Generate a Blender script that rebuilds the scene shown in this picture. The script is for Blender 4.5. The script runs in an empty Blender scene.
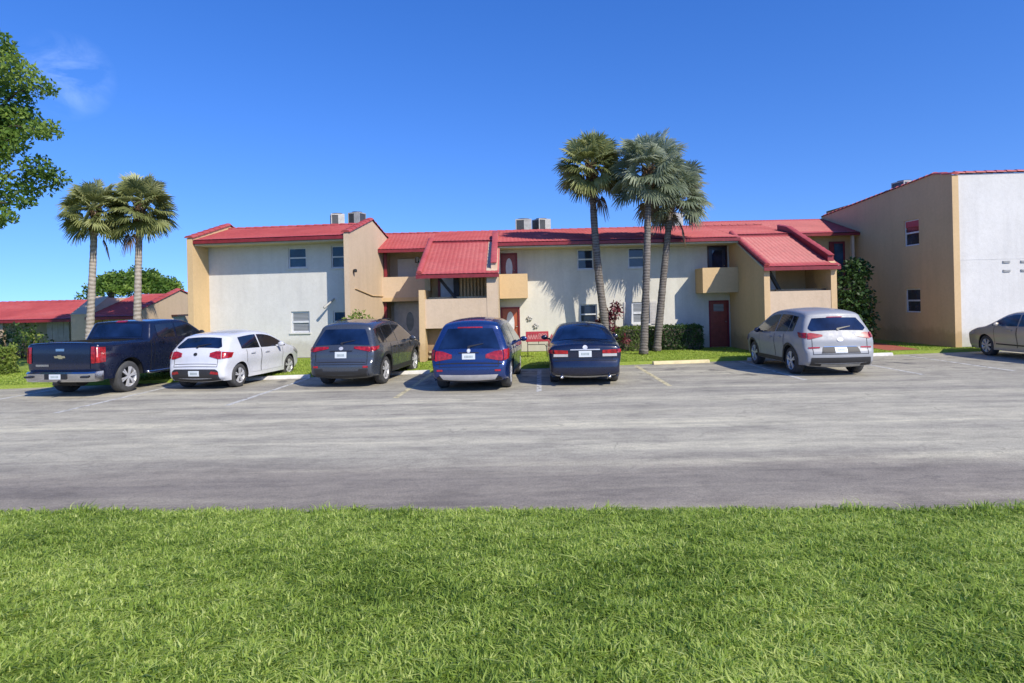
import bpy, bmesh, math, random
import numpy as np
from mathutils import Vector, Matrix, geometry, noise as mnoise

rnd = random.Random(7)
S = bpy.context.scene
col = S.collection
R = math.radians
sin, cos, pi = math.sin, math.cos, math.pi
LAWN = 0.12                      # level of the lawn round the buildings above the car park

# ------------------------------------------------------------------ scene graph helpers
WM = {}

def tag(o, label=None, cat=None, group=None, kind=None):
    if label: o['label'] = label
    if cat: o['category'] = cat
    if group: o['group'] = group
    if kind: o['kind'] = kind
    return o

def thing(name, label, cat, loc=(0, 0, 0), rz=0.0, group=None):
    o = bpy.data.objects.new(name, None)
    o.empty_display_size = 0.3
    col.objects.link(o)
    o.location = loc
    o.rotation_euler = (0, 0, rz)
    WM[o.name] = Matrix.Translation(loc) @ Matrix.Rotation(rz, 4, 'Z')
    return tag(o, label, cat, group)

class MB:
    """collects shapes and links them as ONE mesh object"""
    def __init__(s):
        s.v = []; s.f = []
    def add(s, verts, faces):
        b = len(s.v)
        s.v += [tuple(p) for p in verts]
        s.f += [tuple(i + b for i in f) for f in faces]
        return s
    def quad(s, a, b, c, d):
        return s.add([a, b, c, d], [(0, 1, 2, 3)])
    def box(s, x0, x1, y0, y1, z0, z1, rz=0, piv=None):
        v = [(x0, y0, z0), (x1, y0, z0), (x1, y1, z0), (x0, y1, z0),
             (x0, y0, z1), (x1, y0, z1), (x1, y1, z1), (x0, y1, z1)]
        if rz:
            px, py = piv or ((x0 + x1) / 2, (y0 + y1) / 2)
            v = [(px + (x - px) * cos(rz) - (y - py) * sin(rz), py + (x - px) * sin(rz) + (y - py) * cos(rz), z) for x, y, z in v]
        return s.add(v, [(0, 3, 2, 1), (4, 5, 6, 7), (0, 1, 5, 4), (1, 2, 6, 5), (2, 3, 7, 6), (3, 0, 4, 7)])
    def hexa(s, v):
        """8 free corners, bottom four then top four"""
        return s.add(v, [(0, 3, 2, 1), (4, 5, 6, 7), (0, 1, 5, 4), (1, 2, 6, 5), (2, 3, 7, 6), (3, 0, 4, 7)])
    def beam(s, a, b, w, h, up=(0, 0, 1)):
        a = Vector(a); b = Vector(b); d = (b - a).normalized(); u = Vector(up)
        sd = d.cross(u).normalized() * (w / 2); u2 = sd.cross(d).normalized() * (h / 2)
        return s.hexa([a - sd - u2, a + sd - u2, b + sd - u2, b - sd - u2, a - sd + u2, a + sd + u2, b + sd + u2, b - sd + u2])
    def prism_x(s, poly, x0, x1):
        """polygon in (y,z) extruded along x"""
        n = len(poly)
        v = [(x0, y, z) for y, z in poly] + [(x1, y, z) for y, z in poly]
        f = [tuple(range(n)), tuple(range(2 * n - 1, n - 1, -1))]
        f += [(i, i + n, (i + 1) % n + n, (i + 1) % n) for i in range(n)]
        return s.add(v, f)
    def tube(s, pts, rad, n=10, cap=True):
        pts = [Vector(p) for p in pts]
        m = len(pts)
        if not hasattr(rad, '__len__'): rad = [rad] * m
        V = []; F = []
        ref = Vector((1, 0, 0.01))
        for i, p in enumerate(pts):
            d = (pts[min(i + 1, m - 1)] - pts[max(i - 1, 0)])
            d = d.normalized() if d.length > 1e-9 else Vector((0, 0, 1))
            a = d.cross(ref)
            if a.length < 0.05: a = d.cross(Vector((0, 1, 0)))
            a.normalize(); b = d.cross(a)
            for k in range(n):
                t = 2 * pi * k / n
                V.append(p + (a * cos(t) + b * sin(t)) * rad[i])
        for i in range(m - 1):
            for k in range(n):
                F.append((i * n + k, i * n + (k + 1) % n, (i + 1) * n + (k + 1) % n, (i + 1) * n + k))
        if cap:
            F.append(tuple(range(n - 1, -1, -1))); F.append(tuple((m - 1) * n + k for k in range(n)))
        return s.add(V, F)
    def lathe_x(s, prof, cx, cy, cz, n=28):
        """profile of (x, r) turned about the x axis"""
        V = []; F = []
        m = len(prof)
        for x, r in prof:
            for k in range(n):
                t = 2 * pi * k / n
                V.append((cx + x, cy + r * cos(t), cz + r * sin(t)))
        for i in range(m - 1):
            for k in range(n):
                F.append((i * n + k, i * n + (k + 1) % n, (i + 1) * n + (k + 1) % n, (i + 1) * n + k))
        return s.add(V, F)
    def lathe_z(s, prof, cx, cy, cz, n=16):
        V = []; F = []
        m = len(prof)
        for z, r in prof:
            for k in range(n):
                t = 2 * pi * k / n
                V.append((cx + r * cos(t), cy + r * sin(t), cz + z))
        for i in range(m - 1):
            for k in range(n):
                F.append((i * n + k, i * n + (k + 1) % n, (i + 1) * n + (k + 1) % n, (i + 1) * n + k))
        F.append(tuple(range(n - 1, -1, -1))); F.append(tuple((m - 1) * n + k for k in range(n)))
        return s.add(V, F)
    def build(s, name, mat, parent=None, world=True, smooth=False, bevel=0, weld=0, autosmooth=None):
        v = s.v
        M = Matrix.Identity(4)
        if parent is not None:
            M = WM[parent.name]
            if world:
                inv = M.inverted(); v = [inv @ Vector(p) for p in v]
        me = bpy.data.meshes.new(name)
        me.from_pydata([tuple(p) for p in v], [], s.f)
        if weld or bevel:
            bm = bmesh.new(); bm.from_mesh(me)
            if weld: bmesh.ops.remove_doubles(bm, verts=bm.verts, dist=weld)
            bmesh.ops.recalc_face_normals(bm, faces=bm.faces)
            bm.to_mesh(me); bm.free()
        me.materials.append(mat)
        if smooth:
            for p in me.polygons: p.use_smooth = True
            if autosmooth:
                try: me.set_sharp_from_angle(angle=R(autosmooth))
                except Exception: pass
        o = bpy.data.objects.new(name, me)
        col.objects.link(o)
        WM[o.name] = M
        if parent is not None: o.parent = parent
        if bevel:
            b = o.modifiers.new('bevel', 'BEVEL'); b.width = bevel; b.segments = 2; b.limit_method = 'ANGLE'; b.angle_limit = R(40)
        return o

def np_mesh(name, V, F, mat, parent=None, smooth=False, attr=None):
    """V (n,3) array, F (m,3|4) array; vertices in the parent's world space"""
    V = np.asarray(V, dtype=np.float32)
    M = Matrix.Identity(4)
    if parent is not None:
        M = WM[parent.name]
        inv = np.array(M.inverted(), dtype=np.float32)
        V = V @ inv[:3, :3].T + inv[:3, 3]
    F = np.asarray(F, dtype=np.int32); k = F.shape[1]
    me = bpy.data.meshes.new(name)
    me.vertices.add(len(V)); me.vertices.foreach_set('co', V.ravel())
    me.loops.add(F.size); me.loops.foreach_set('vertex_index', F.ravel())
    me.polygons.add(len(F))
    me.polygons.foreach_set('loop_start', np.arange(0, F.size, k, dtype=np.int32))
    if smooth: me.polygons.foreach_set('use_smooth', np.ones(len(F), dtype=bool))
    me.update(calc_edges=True)
    if attr is not None:
        a = me.attributes.new('tone', 'FLOAT', 'POINT'); a.data.foreach_set('value', np.asarray(attr, dtype=np.float32))
    me.materials.append(mat)
    o = bpy.data.objects.new(name, me); col.objects.link(o); WM[o.name] = M
    if parent is not None: o.parent = parent
    return o

# ------------------------------------------------------------------ materials
def mat(name):
    m = bpy.data.materials.new(name); m.use_nodes = True
    nt = m.node_tree
    return m, nt, nt.nodes['Principled BSDF']

def N(nt, t, **kw):
    n = nt.nodes.new(t)
    for k, v in kw.items():
        if k.startswith('i_'): n.inputs[k[2:].replace('_', ' ')].default_value = v
        else: setattr(n, k, v)
    return n

def ramp(nt, fac, stops):
    r = nt.nodes.new('ShaderNodeValToRGB')
    e = r.color_ramp.elements
    while len(e) < len(stops): e.new(0.5)
    for i, (p, c) in enumerate(stops):
        e[i].position = p; e[i].color = (*c, 1) if len(c) == 3 else c
    nt.links.new(fac, r.inputs[0])
    return r.outputs[0]

def noise(nt, scale, detail=4, rough=0.55, vec=None, dist=0.0):
    n = N(nt, 'ShaderNodeTexNoise'); n.inputs['Scale'].default_value = scale; n.inputs['Detail'].default_value = detail
    n.inputs['Roughness'].default_value = rough; n.inputs['Distortion'].default_value = dist
    if vec is not None: nt.links.new(vec, n.inputs['Vector'])
    return n.outputs['Fac']

def objco(nt, scale=(1, 1, 1), rot=(0, 0, 0)):
    tc = N(nt, 'ShaderNodeTexCoord'); mp = N(nt, 'ShaderNodeMapping')
    mp.inputs['Scale'].default_value = scale; mp.inputs['Rotation'].default_value = rot
    nt.links.new(tc.outputs['Object'], mp.inputs['Vector'])
    return mp.outputs[0]

def mix(nt, fac, a, b, blend='MIX'):
    m = N(nt, 'ShaderNodeMix', data_type='RGBA', blend_type=blend)
    for sock, val in ((m.inputs[0], fac), (m.inputs[6], a), (m.inputs[7], b)):
        if hasattr(val, 'is_linked') or hasattr(val, 'links'): nt.links.new(val, sock)
        else: sock.default_value = val if not isinstance(val, tuple) or len(val) == 4 else (*val, 1)
    return m.outputs[2]

def bump(nt, b, h, strength=0.3, dist=0.02):
    n = N(nt, 'ShaderNodeBump'); n.inputs['Strength'].default_value = strength; n.inputs['Distance'].default_value = dist
    nt.links.new(h, n.inputs['Height']); nt.links.new(n.outputs[0], b.inputs['Normal'])

def plain(name, c, rough=0.6, metal=0.0, var=0.12, vscale=6.0, spec=0.5, coat=0.0, bscale=None, bstr=0.15):
    m, nt, b = mat(name)
    co = objco(nt)
    f = noise(nt, vscale, 5, 0.6, co)
    c0 = tuple(x * (1 - var) for x in c); c1 = tuple(min(1, x * (1 + var)) for x in c)
    nt.links.new(ramp(nt, f, [(0.3, c0), (0.7, c1)]), b.inputs['Base Color'])
    b.inputs['Roughness'].default_value = rough; b.inputs['Metallic'].default_value = metal
    b.inputs['Specular IOR Level'].default_value = spec
    b.inputs['Coat Weight'].default_value = coat; b.inputs['Coat Roughness'].default_value = 0.04
    if bscale: bump(nt, b, noise(nt, bscale, 4, 0.6, co), bstr, 0.01)
    return m

def stucco(name, c, stain=0.12, streak=True):
    m, nt, b = mat(name)
    co = objco(nt)
    big = noise(nt, 0.55, 6, 0.62, co, 0.4)
    v = objco(nt, (1.6, 1.6, 0.16))
    st = noise(nt, 1.8, 5, 0.65, v)
    dark = tuple(x * (1 - stain) for x in c); lite = tuple(min(0.9, x * (1 + stain * 0.35)) for x in c)
    base = ramp(nt, big, [(0.32, dark), (0.62, lite)])
    stc = ramp(nt, st, [(0.30, tuple(1 - stain * 1.1 for _ in c)), (0.55, (1, 1, 1))])
    out = mix(nt, 1.0, base, stc, 'MULTIPLY')
    sp = N(nt, 'ShaderNodeSeparateXYZ'); nt.links.new(co, sp.inputs[0])
    gz = N(nt, 'ShaderNodeMath', operation='MULTIPLY_ADD'); nt.links.new(noise(nt, 2.5, 5, .7, co), gz.inputs[0]); gz.inputs[1].default_value = -0.9; nt.links.new(sp.outputs['Z'], gz.inputs[2])
    out = mix(nt, 1.0, out, ramp(nt, gz.outputs[0], [(0.0, (0.80, 0.78, 0.74)), (0.22, (1, 1, 1))]), 'MULTIPLY')
    out = mix(nt, 1.0, out, ramp(nt, noise(nt, 9, 6, .75, co), [(0.3, (0.93, 0.93, 0.92)), (0.6, (1.02, 1.02, 1.02))]), 'MULTIPLY')
    nt.links.new(out, b.inputs['Base Color'])
    b.inputs['Roughness'].default_value = 0.9; b.inputs['Specular IOR Level'].default_value = 0.25
    bump(nt, b, noise(nt, 18, 6, 0.75, co), 0.32, 0.02)
    return m

def leafmat(name, c0, c1, c2, trans=0.35, scale=0.7):
    m, nt, b = mat(name)
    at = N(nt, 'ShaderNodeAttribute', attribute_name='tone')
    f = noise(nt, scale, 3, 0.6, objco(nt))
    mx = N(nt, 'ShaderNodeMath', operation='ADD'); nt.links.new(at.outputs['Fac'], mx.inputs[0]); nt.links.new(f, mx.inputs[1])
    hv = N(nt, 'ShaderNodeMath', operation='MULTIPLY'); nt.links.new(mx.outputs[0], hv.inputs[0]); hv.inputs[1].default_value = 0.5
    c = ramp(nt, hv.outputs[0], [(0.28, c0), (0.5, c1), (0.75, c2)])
    nt.links.new(c, b.inputs['Base Color']); b.inputs['Roughness'].default_value = 0.5
    b.inputs['Specular IOR Level'].default_value = 0.3
    tr = N(nt, 'ShaderNodeBsdfTranslucent'); nt.links.new(c, tr.inputs['Color'])
    ms = N(nt, 'ShaderNodeMixShader'); ms.inputs[0].default_value = trans
    nt.links.new(b.outputs[0], ms.inputs[1]); nt.links.new(tr.outputs[0], ms.inputs[2])
    nt.links.new(ms.outputs[0], nt.nodes['Material Output'].inputs['Surface'])
    return m

def paint(name, c, metal=0.0, rough=0.28, coat=0.8):
    m, nt, b = mat(name)
    co = objco(nt)
    f = noise(nt, 1.3, 4, 0.6, co)
    nt.links.new(ramp(nt, f, [(0.3, tuple(x * 0.92 for x in c)), (0.7, tuple(min(1, x * 1.06) for x in c))]), b.inputs['Base Color'])
    d = noise(nt, 5, 5, 0.7, co)
    nt.links.new(ramp(nt, d, [(0.3, (rough * 0.8,) * 3), (0.75, (rough * 1.3,) * 3)]), b.inputs['Roughness'])
    b.inputs['Metallic'].default_value = metal
    b.inputs['Coat Weight'].default_value = coat; b.inputs['Coat Roughness'].default_value = 0.06
    return m

M_ = {}
M_['white'] = stucco('white stucco', (0.64, 0.63, 0.60), 0.07)
M_['offwhite'] = stucco('cream white stucco', (0.63, 0.605, 0.53), 0.10)
M_['tan'] = stucco('tan stucco', (0.62, 0.44, 0.24), 0.06)
M_['tan_lite'] = stucco('pale tan stucco', (0.60, 0.46, 0.32), 0.06)
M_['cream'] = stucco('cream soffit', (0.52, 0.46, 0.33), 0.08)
M_['greydoor'] = plain('grey door paint', (0.56, 0.53, 0.49), 0.5, bscale=20)
M_['brown'] = stucco('brown stucco', (0.36, 0.25, 0.16), 0.15)
M_['reddoor'] = plain('red door paint', (0.26, 0.05, 0.035), 0.4, var=0.2)
M_['maroon'] = plain('dark red trim paint', (0.20, 0.018, 0.022), 0.45, var=0.25)
M_['orangedoor'] = plain('rust red door paint', (0.36, 0.09, 0.04), 0.4, var=0.2)
M_['bluedoor'] = plain('dark blue door paint', (0.03, 0.035, 0.07), 0.3)
M_['winframe'] = plain('white window frame', (0.62, 0.63, 0.64), 0.4)
M_['darkframe'] = plain('dark door frame', (0.05, 0.02, 0.02), 0.4)
M_['metalgrey'] = plain('galvanised housing', (0.42, 0.41, 0.38), 0.5, 0.3, var=0.2)
M_['fin'] = plain('condenser fins', (0.10, 0.10, 0.10), 0.5, 0.5)
M_['black'] = plain('black plastic', (0.018, 0.018, 0.02), 0.45)
M_['clad'] = plain('grey plastic cladding', (0.024, 0.024, 0.026), 0.55)
M_['under'] = plain('underbody', (0.012, 0.012, 0.012), 0.9)
M_['tyre'] = plain('tyre rubber', (0.055, 0.055, 0.055), 0.8, var=0.3, bscale=30)
M_['alloy'] = plain('alloy wheel', (0.60, 0.60, 0.61), 0.35, 0.35)
M_['chrome'] = plain('chrome', (0.62, 0.62, 0.64), 0.18, 1.0, var=0.05)
M_['gold'] = plain('gold emblem', (0.70, 0.55, 0.28), 0.3, 0.8)
M_['plate'] = plain('licence plate', (0.62, 0.66, 0.68), 0.4, var=0.05)
M_['platetext'] = plain('plate print', (0.30, 0.36, 0.36), 0.5)
M_['lampclear'] = plain('clear lamp lens', (0.55, 0.53, 0.52), 0.15, 0.2, coat=1)
M_['pink'] = plain('faded pink lettering', (0.58, 0.24, 0.22), 0.6)
M_['signred'] = plain('red sign face', (0.42, 0.04, 0.05), 0.45)
M_['iron'] = plain('dark iron', (0.03, 0.03, 0.03), 0.5, 0.4)
M_['concrete'] = plain('wheel stop concrete', (0.60, 0.58, 0.54), 0.85, var=0.15, bscale=30)
M_['yellowstop'] = plain('pale yellow wheel stop paint', (0.66, 0.56, 0.32), 0.8, var=0.15, bscale=30)
M_['redpath'] = plain('red painted path', (0.36, 0.10, 0.06), 0.85, bscale=30)

def red_roof():
    m, nt, b = mat('red roof tile')
    co = objco(nt)
    a = noise(nt, 0.5, 5, 0.65, co)
    c = ramp(nt, a, [(0.3, (0.36, 0.058, 0.055)), (0.5, (0.44, 0.078, 0.073)), (0.72, (0.48, 0.115, 0.105))])
    s = noise(nt, 7, 3, 0.6, co)
    c = mix(nt, 1.0, c, ramp(nt, s, [(0.3, (0.82, 0.82, 0.82)), (0.6, (1, 1, 1))]), 'MULTIPLY')
    nt.links.new(c, b.inputs['Base Color']); b.inputs['Roughness'].default_value = 0.55
    bump(nt, b, noise(nt, 30, 3, 0.6, co), 0.2, 0.01)
    return m
M_['roof'] = red_roof()

def glass_dark(name, c, rough=0.06, spec=0.8, coat=0.6, bmp=0.06):
    m, nt, b = mat(name)
    co = objco(nt)
    f = noise(nt, 2.2, 3, 0.5, co)
    nt.links.new(ramp(nt, f, [(0.35, tuple(x * 0.6 for x in c)), (0.65, tuple(x * 1.5 for x in c))]), b.inputs['Base Color'])
    b.inputs['Roughness'].default_value = rough; b.inputs['Specular IOR Level'].default_value = spec
    b.inputs['Coat Weight'].default_value = coat; b.inputs['Coat Roughness'].default_value = 0.02
    if bmp: bump(nt, b, noise(nt, 1.4, 2, 0.5, co), bmp, 0.05)
    return m
M_['glass'] = glass_dark('window glass', (0.015, 0.024, 0.045), 0.08, 0.5, 0.15)
M_['glassteal'] = glass_dark('bluish window glass', (0.022, 0.06, 0.10), 0.1, 0.5, 0.15)
M_['carglass'] = glass_dark('tinted car glass', (0.010, 0.013, 0.02))
M_['carglass_blue'] = glass_dark('sky tinted rear car glass', (0.006, 0.016, 0.050), 0.05, 0.45, 0.1, 0.0)  # blue of the reflected sky is put into this glass colour

def blinds():
    m, nt, b = mat('window blinds')
    w = N(nt, 'ShaderNodeTexWave', wave_type='BANDS', bands_direction='Z'); w.inputs['Scale'].default_value = 6.0
    nt.links.new(objco(nt), w.inputs['Vector'])
    nt.links.new(ramp(nt, w.outputs['Fac'], [(0.25, (0.10, 0.11, 0.12)), (0.6, (0.34, 0.35, 0.36))]), b.inputs['Base Color'])
    b.inputs['Roughness'].default_value = 0.25; b.inputs['Coat Weight'].default_value = 0.6
    return m
M_['blinds'] = blinds()

def lens_red():
    m, nt, b = mat('red tail lamp lens')
    w = noise(nt, 14, 2, 0.5, objco(nt))
    nt.links.new(ramp(nt, w, [(0.35, (0.20, 0.005, 0.008)), (0.7, (0.45, 0.015, 0.018))]), b.inputs['Base Color'])
    b.inputs['Roughness'].default_value = 0.25; b.inputs['Coat Weight'].default_value = 0.6
    return m
M_['lens'] = lens_red()

def asphalt():
    m, nt, b = mat('worn asphalt')
    tc = N(nt, 'ShaderNodeTexCoord'); co = tc.outputs['Object']
    sep = N(nt, 'ShaderNodeSeparateXYZ'); nt.links.new(co, sep.inputs[0])
    # distance across the drive, skewed a little with the drive itself and wobbling
    wob = noise(nt, 0.16, 4, 0.6, objco(nt, (1, 2.5, 1)))
    y1 = N(nt, 'ShaderNodeMath', operation='MULTIPLY_ADD'); nt.links.new(sep.outputs['X'], y1.inputs[0]); y1.inputs[1].default_value = 0.045
    nt.links.new(sep.outputs['Y'], y1.inputs[2])
    y2 = N(nt, 'ShaderNodeMath', operation='MULTIPLY_ADD'); nt.links.new(wob, y2.inputs[0]); y2.inputs[1].default_value = 3.0; nt.links.new(y1.outputs[0], y2.inputs[2])
    mr = N(nt, 'ShaderNodeMapRange'); mr.inputs['From Min'].default_value = 6.0; mr.inputs['From Max'].default_value = 24.0
    nt.links.new(y2.outputs[0], mr.inputs['Value'])
    band = ramp(nt, mr.outputs[0], [(0.0, (0.298, 0.250, 0.202)), (0.10, (0.268, 0.232, 0.188)), (0.185, (0.310, 0.275, 0.218)), (0.25, (0.470, 0.434, 0.330)),
                                    (0.40, (0.465, 0.429, 0.328)), (0.60, (0.400, 0.369, 0.288)), (1.0, (0.360, 0.334, 0.265))])
    # long tyre streaks along the drive
    st = noise(nt, 1.0, 6, 0.68, objco(nt, (0.16, 1.9, 1), (0, 0, R(2))), 0.8)
    c = mix(nt, 1.0, band, ramp(nt, st, [(0.30, (0.74, 0.74, 0.76)), (0.48, (0.96, 0.96, 0.96)), (0.66, (1.17, 1.17, 1.13))]), 'MULTIPLY')
    s2 = noise(nt, 1.0, 3, 0.5, objco(nt, (0.045, 1.15, 1), (0, 0, R(1.5))), 0.4)
    c = mix(nt, 1.0, c, ramp(nt, s2, [(0.36, (0.92, 0.92, 0.93)), (0.55, (1, 1, 1)), (0.63, (1.16, 1.16, 1.13))]), 'MULTIPLY')
    pt = noise(nt, 0.9, 6, 0.7, objco(nt, (0.7, 1.4, 1)), 0.5)
    c = mix(nt, 1.0, c, ramp(nt, pt, [(0.30, (0.74, 0.74, 0.75)), (0.5, (1, 1, 1)), (0.72, (1.10, 1.10, 1.08))]), 'MULTIPLY')
    md = noise(nt, 3.0, 8, 0.75, objco(nt, (0.8, 1.6, 1)), 0.6)
    c = mix(nt, 1.0, c, ramp(nt, md, [(0.30, (0.76, 0.76, 0.77)), (0.5, (1, 1, 1)), (0.70, (1.14, 1.14, 1.12))]), 'MULTIPLY')
    cr = N(nt, 'ShaderNodeTexVoronoi', feature='DISTANCE_TO_EDGE'); cr.inputs['Scale'].default_value = 0.42
    wv = N(nt, 'ShaderNodeVectorMath', operation='ADD'); nt.links.new(objco(nt), wv.inputs[0]); nn_ = N(nt, 'ShaderNodeTexNoise'); nn_.inputs['Scale'].default_value = 1.6; nn_.inputs['Detail'].default_value = 6; nt.links.new(co, nn_.inputs['Vector']); nt.links.new(nn_.outputs['Color'], wv.inputs[1])
    nt.links.new(wv.outputs[0], cr.inputs['Vector'])
    cm = N(nt, 'ShaderNodeMath', operation='MULTIPLY'); nt.links.new(ramp(nt, cr.outputs['Distance'], [(0.0, (1, 1, 1)), (0.012, (0, 0, 0))]), cm.inputs[0]); nt.links.new(ramp(nt, pt, [(0.46, (0, 0, 0)), (0.58, (.32, .32, .32))]), cm.inputs[1])
    c = mix(nt, cm.outputs[0], c, (0.09, 0.085, 0.08, 1))
    # oil drips in the bays
    oil = noise(nt, 1.6, 3, 0.5, objco(nt, (1, 0.7, 1)))
    yb = N(nt, 'ShaderNodeMapRange'); yb.inputs['From Min'].default_value = 15.5; yb.inputs['From Max'].default_value = 17.5; nt.links.new(sep.outputs['Y'], yb.inputs['Value'])
    of = N(nt, 'ShaderNodeMath', operation='MULTIPLY'); nt.links.new(ramp(nt, oil, [(0.58, (0, 0, 0)), (0.70, (0.7, 0.7, 0.7))]), of.inputs[0]); nt.links.new(yb.outputs[0], of.inputs[1])
    c = mix(nt, of.outputs[0], c, (0.07, 0.068, 0.07, 1))
    g = N(nt, 'ShaderNodeTexVoronoi'); g.inputs['Scale'].default_value = 95; nt.links.new(co, g.inputs['Vector'])
    c = mix(nt, 1.0, c, ramp(nt, g.outputs['Color'], [(0.0, (0.72, 0.72, 0.72)), (0.5, (1, 1, 1)), (1.0, (1.3, 1.3, 1.3))]), 'MULTIPLY')
    nt.links.new(c, b.inputs['Base Color']); b.inputs['Roughness'].default_value = 0.88; b.inputs['Specular IOR Level'].default_value = 0.3
    bump(nt, b, noise(nt, 60, 4, 0.7, co), 0.5, 0.012)
    return m
M_['asphalt'] = asphalt()

def ground_grass(name, c0, c1, c2, fine=30):
    m, nt, b = mat(name)
    co = objco(nt)
    a = noise(nt, 0.6, 5, 0.6, co); f = noise(nt, fine, 4, 0.7, co)
    mx = N(nt, 'ShaderNodeMath', operation='ADD'); nt.links.new(a, mx.inputs[0]); nt.links.new(f, mx.inputs[1])
    hv = N(nt, 'ShaderNodeMath', operation='MULTIPLY'); nt.links.new(mx.outputs[0], hv.inputs[0]); hv.inputs[1].default_value = 0.5
    nt.links.new(ramp(nt, hv.outputs[0], [(0.38, c0), (0.5, c1), (0.62, c2)]), b.inputs['Base Color'])
    b.inputs['Roughness'].default_value = 0.95; b.inputs['Specular IOR Level'].default_value = 0.1
    bump(nt, b, f, 0.8, 0.04)
    return m
M_['lawn'] = ground_grass('lawn', (0.19, 0.26, 0.04), (0.27, 0.35, 0.06), (0.34, 0.41, 0.09))
M_['soil'] = ground_grass('turf soil', (0.10, 0.14, 0.028), (0.15, 0.20, 0.042), (0.20, 0.25, 0.06))
M_['field'] = ground_grass('far field', (0.06, 0.09, 0.03), (0.09, 0.12, 0.04), (0.12, 0.15, 0.06), 4)
M_['blade'] = leafmat('grass blade', (0.13, 0.22, 0.03), (0.42, 0.56, 0.10), (0.78, 0.85, 0.29), 0.58, 1.1)
M_['blade_far'] = leafmat('back lawn blade', (0.28, 0.40, 0.05), (0.42, 0.54, 0.09), (0.55, 0.62, 0.15), 0.5, 0.8)
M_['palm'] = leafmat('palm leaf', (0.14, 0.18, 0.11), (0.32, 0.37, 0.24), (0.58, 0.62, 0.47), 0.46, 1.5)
M_['palm_warm'] = leafmat('warm palm leaf', (0.13, 0.155, 0.05), (0.31, 0.34, 0.13), (0.58, 0.59, 0.30), 0.42, 1.5)  # warmer, yellower greens than the plain palm leaf
M_['deadfrond'] = leafmat('dry palm frond', (0.07, 0.045, 0.025), (0.15, 0.10, 0.06), (0.24, 0.17, 0.11), 0.15, 2)
M_['leaf'] = leafmat('broad leaf', (0.040, 0.095, 0.016), (0.13, 0.23, 0.036), (0.33, 0.43, 0.09), 0.45, 0.9)
M_['leaf_dark'] = leafmat('dark leaf', (0.018, 0.045, 0.012), (0.042, 0.092, 0.024), (0.095, 0.165, 0.045), 0.28, 1.2)
M_['leaf_hedge'] = leafmat('hedge leaf', (0.05, 0.09, 0.018), (0.12, 0.19, 0.04), (0.22, 0.28, 0.07), 0.35, 1.2)
M_['leaf_yellow'] = leafmat('yellow green leaf', (0.10, 0.16, 0.03), (0.22, 0.30, 0.06), (0.38, 0.42, 0.11), 0.4, 1.5)
M_['leaf_red'] = leafmat('dark red leaf', (0.06, 0.010, 0.018), (0.15, 0.025, 0.04), (0.28, 0.09, 0.10), 0.25, 2)

def bark(name, c0, c1, ring=9.0):
    m, nt, b = mat(name)
    co = objco(nt)
    w = N(nt, 'ShaderNodeTexWave', wave_type='BANDS', bands_direction='Z'); w.inputs['Scale'].default_value = ring * 0.35; w.inputs['Distortion'].default_value = 5.0; w.inputs['Detail'].default_value = 3
    nt.links.new(co, w.inputs['Vector'])
    f = noise(nt, 5, 5, 0.7, co)
    hv = N(nt, 'ShaderNodeMath', operation='MULTIPLY_ADD'); nt.links.new(w.outputs['Fac'], hv.inputs[0]); hv.inputs[1].default_value = 0.35; nt.links.new(f, hv.inputs[2])
    nt.links.new(ramp(nt, hv.outputs[0], [(0.35, c0), (0.85, c1)]), b.inputs['Base Color'])
    b.inputs['Roughness'].default_value = 0.95; b.inputs['Specular IOR Level'].default_value = 0.15
    bump(nt, b, hv.outputs[0], 0.7, 0.03)
    return m
M_['palmtrunk'] = bark('palm trunk', (0.075, 0.063, 0.054), (0.22, 0.195, 0.17))
M_['palmtrunk_pale'] = bark('pale palm trunk', (0.20, 0.165, 0.135), (0.42, 0.37, 0.32), 6)
M_['boots'] = bark('palm leaf bases', (0.07, 0.045, 0.03), (0.20, 0.125, 0.08), 14)
M_['bark'] = bark('tree bark', (0.06, 0.045, 0.035), (0.16, 0.13, 0.10), 2)
# ------------------------------------------------------------------ vehicles
def dense(poly, step=0.03, smooth=True):
    """Catmull-Rom through the points, then even steps"""
    P = [np.array(p, float) for p in poly]
    out = []
    for i in range(len(P) - 1):
        p1, p2 = P[i], P[i + 1]
        p0 = P[i - 1] if i else 2 * p1 - p2
        p3 = P[i + 2] if i + 2 < len(P) else 2 * p2 - p1
        L = np.linalg.norm(p2 - p1); n = max(2, int(L / step))
        m1 = (p2 - p0) / max(1e-6, np.linalg.norm(p2 - p0)) * L * 0.8
        m2 = (p3 - p1) / max(1e-6, np.linalg.norm(p3 - p1)) * L * 0.8
        if not smooth: m1 = m2 = p2 - p1
        for k in range(n):
            t = k / n
            h = (2 * t**3 - 3 * t**2 + 1, t**3 - 2 * t**2 + t, -2 * t**3 + 3 * t**2, t**3 - t**2)
            out.append(h[0] * p1 + h[1] * m1 + h[2] * p2 + h[3] * m2)
    out.append(P[-1])
    return np.array(out)

def inside(pts, poly):
    x, y = pts[:, 0], pts[:, 1]; c = np.zeros(len(pts), bool)
    px, py = poly[:, 0], poly[:, 1]; j = len(poly) - 1
    for i in range(len(poly)):
        m = ((py[i] > y) != (py[j] > y))
        with np.errstate(divide='ignore', invalid='ignore'):
            xx = (px[j] - px[i]) * (y - py[i]) / (py[j] - py[i]) + px[i]
        c ^= m & (x < xx); j = i
    return c

def dist_poly(pts, line, closed=False):
    a = line if not closed else np.vstack([line, line[:1]])
    p0, p1 = a[:-1], a[1:]; d = p1 - p0; L2 = np.maximum((d * d).sum(1), 1e-12)
    w = pts[:, None, :] - p0[None]
    t = np.clip((w * d[None]).sum(2) / L2, 0, 1)
    return np.sqrt(((w - t[..., None] * d[None])**2).sum(2).min(1))

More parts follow.
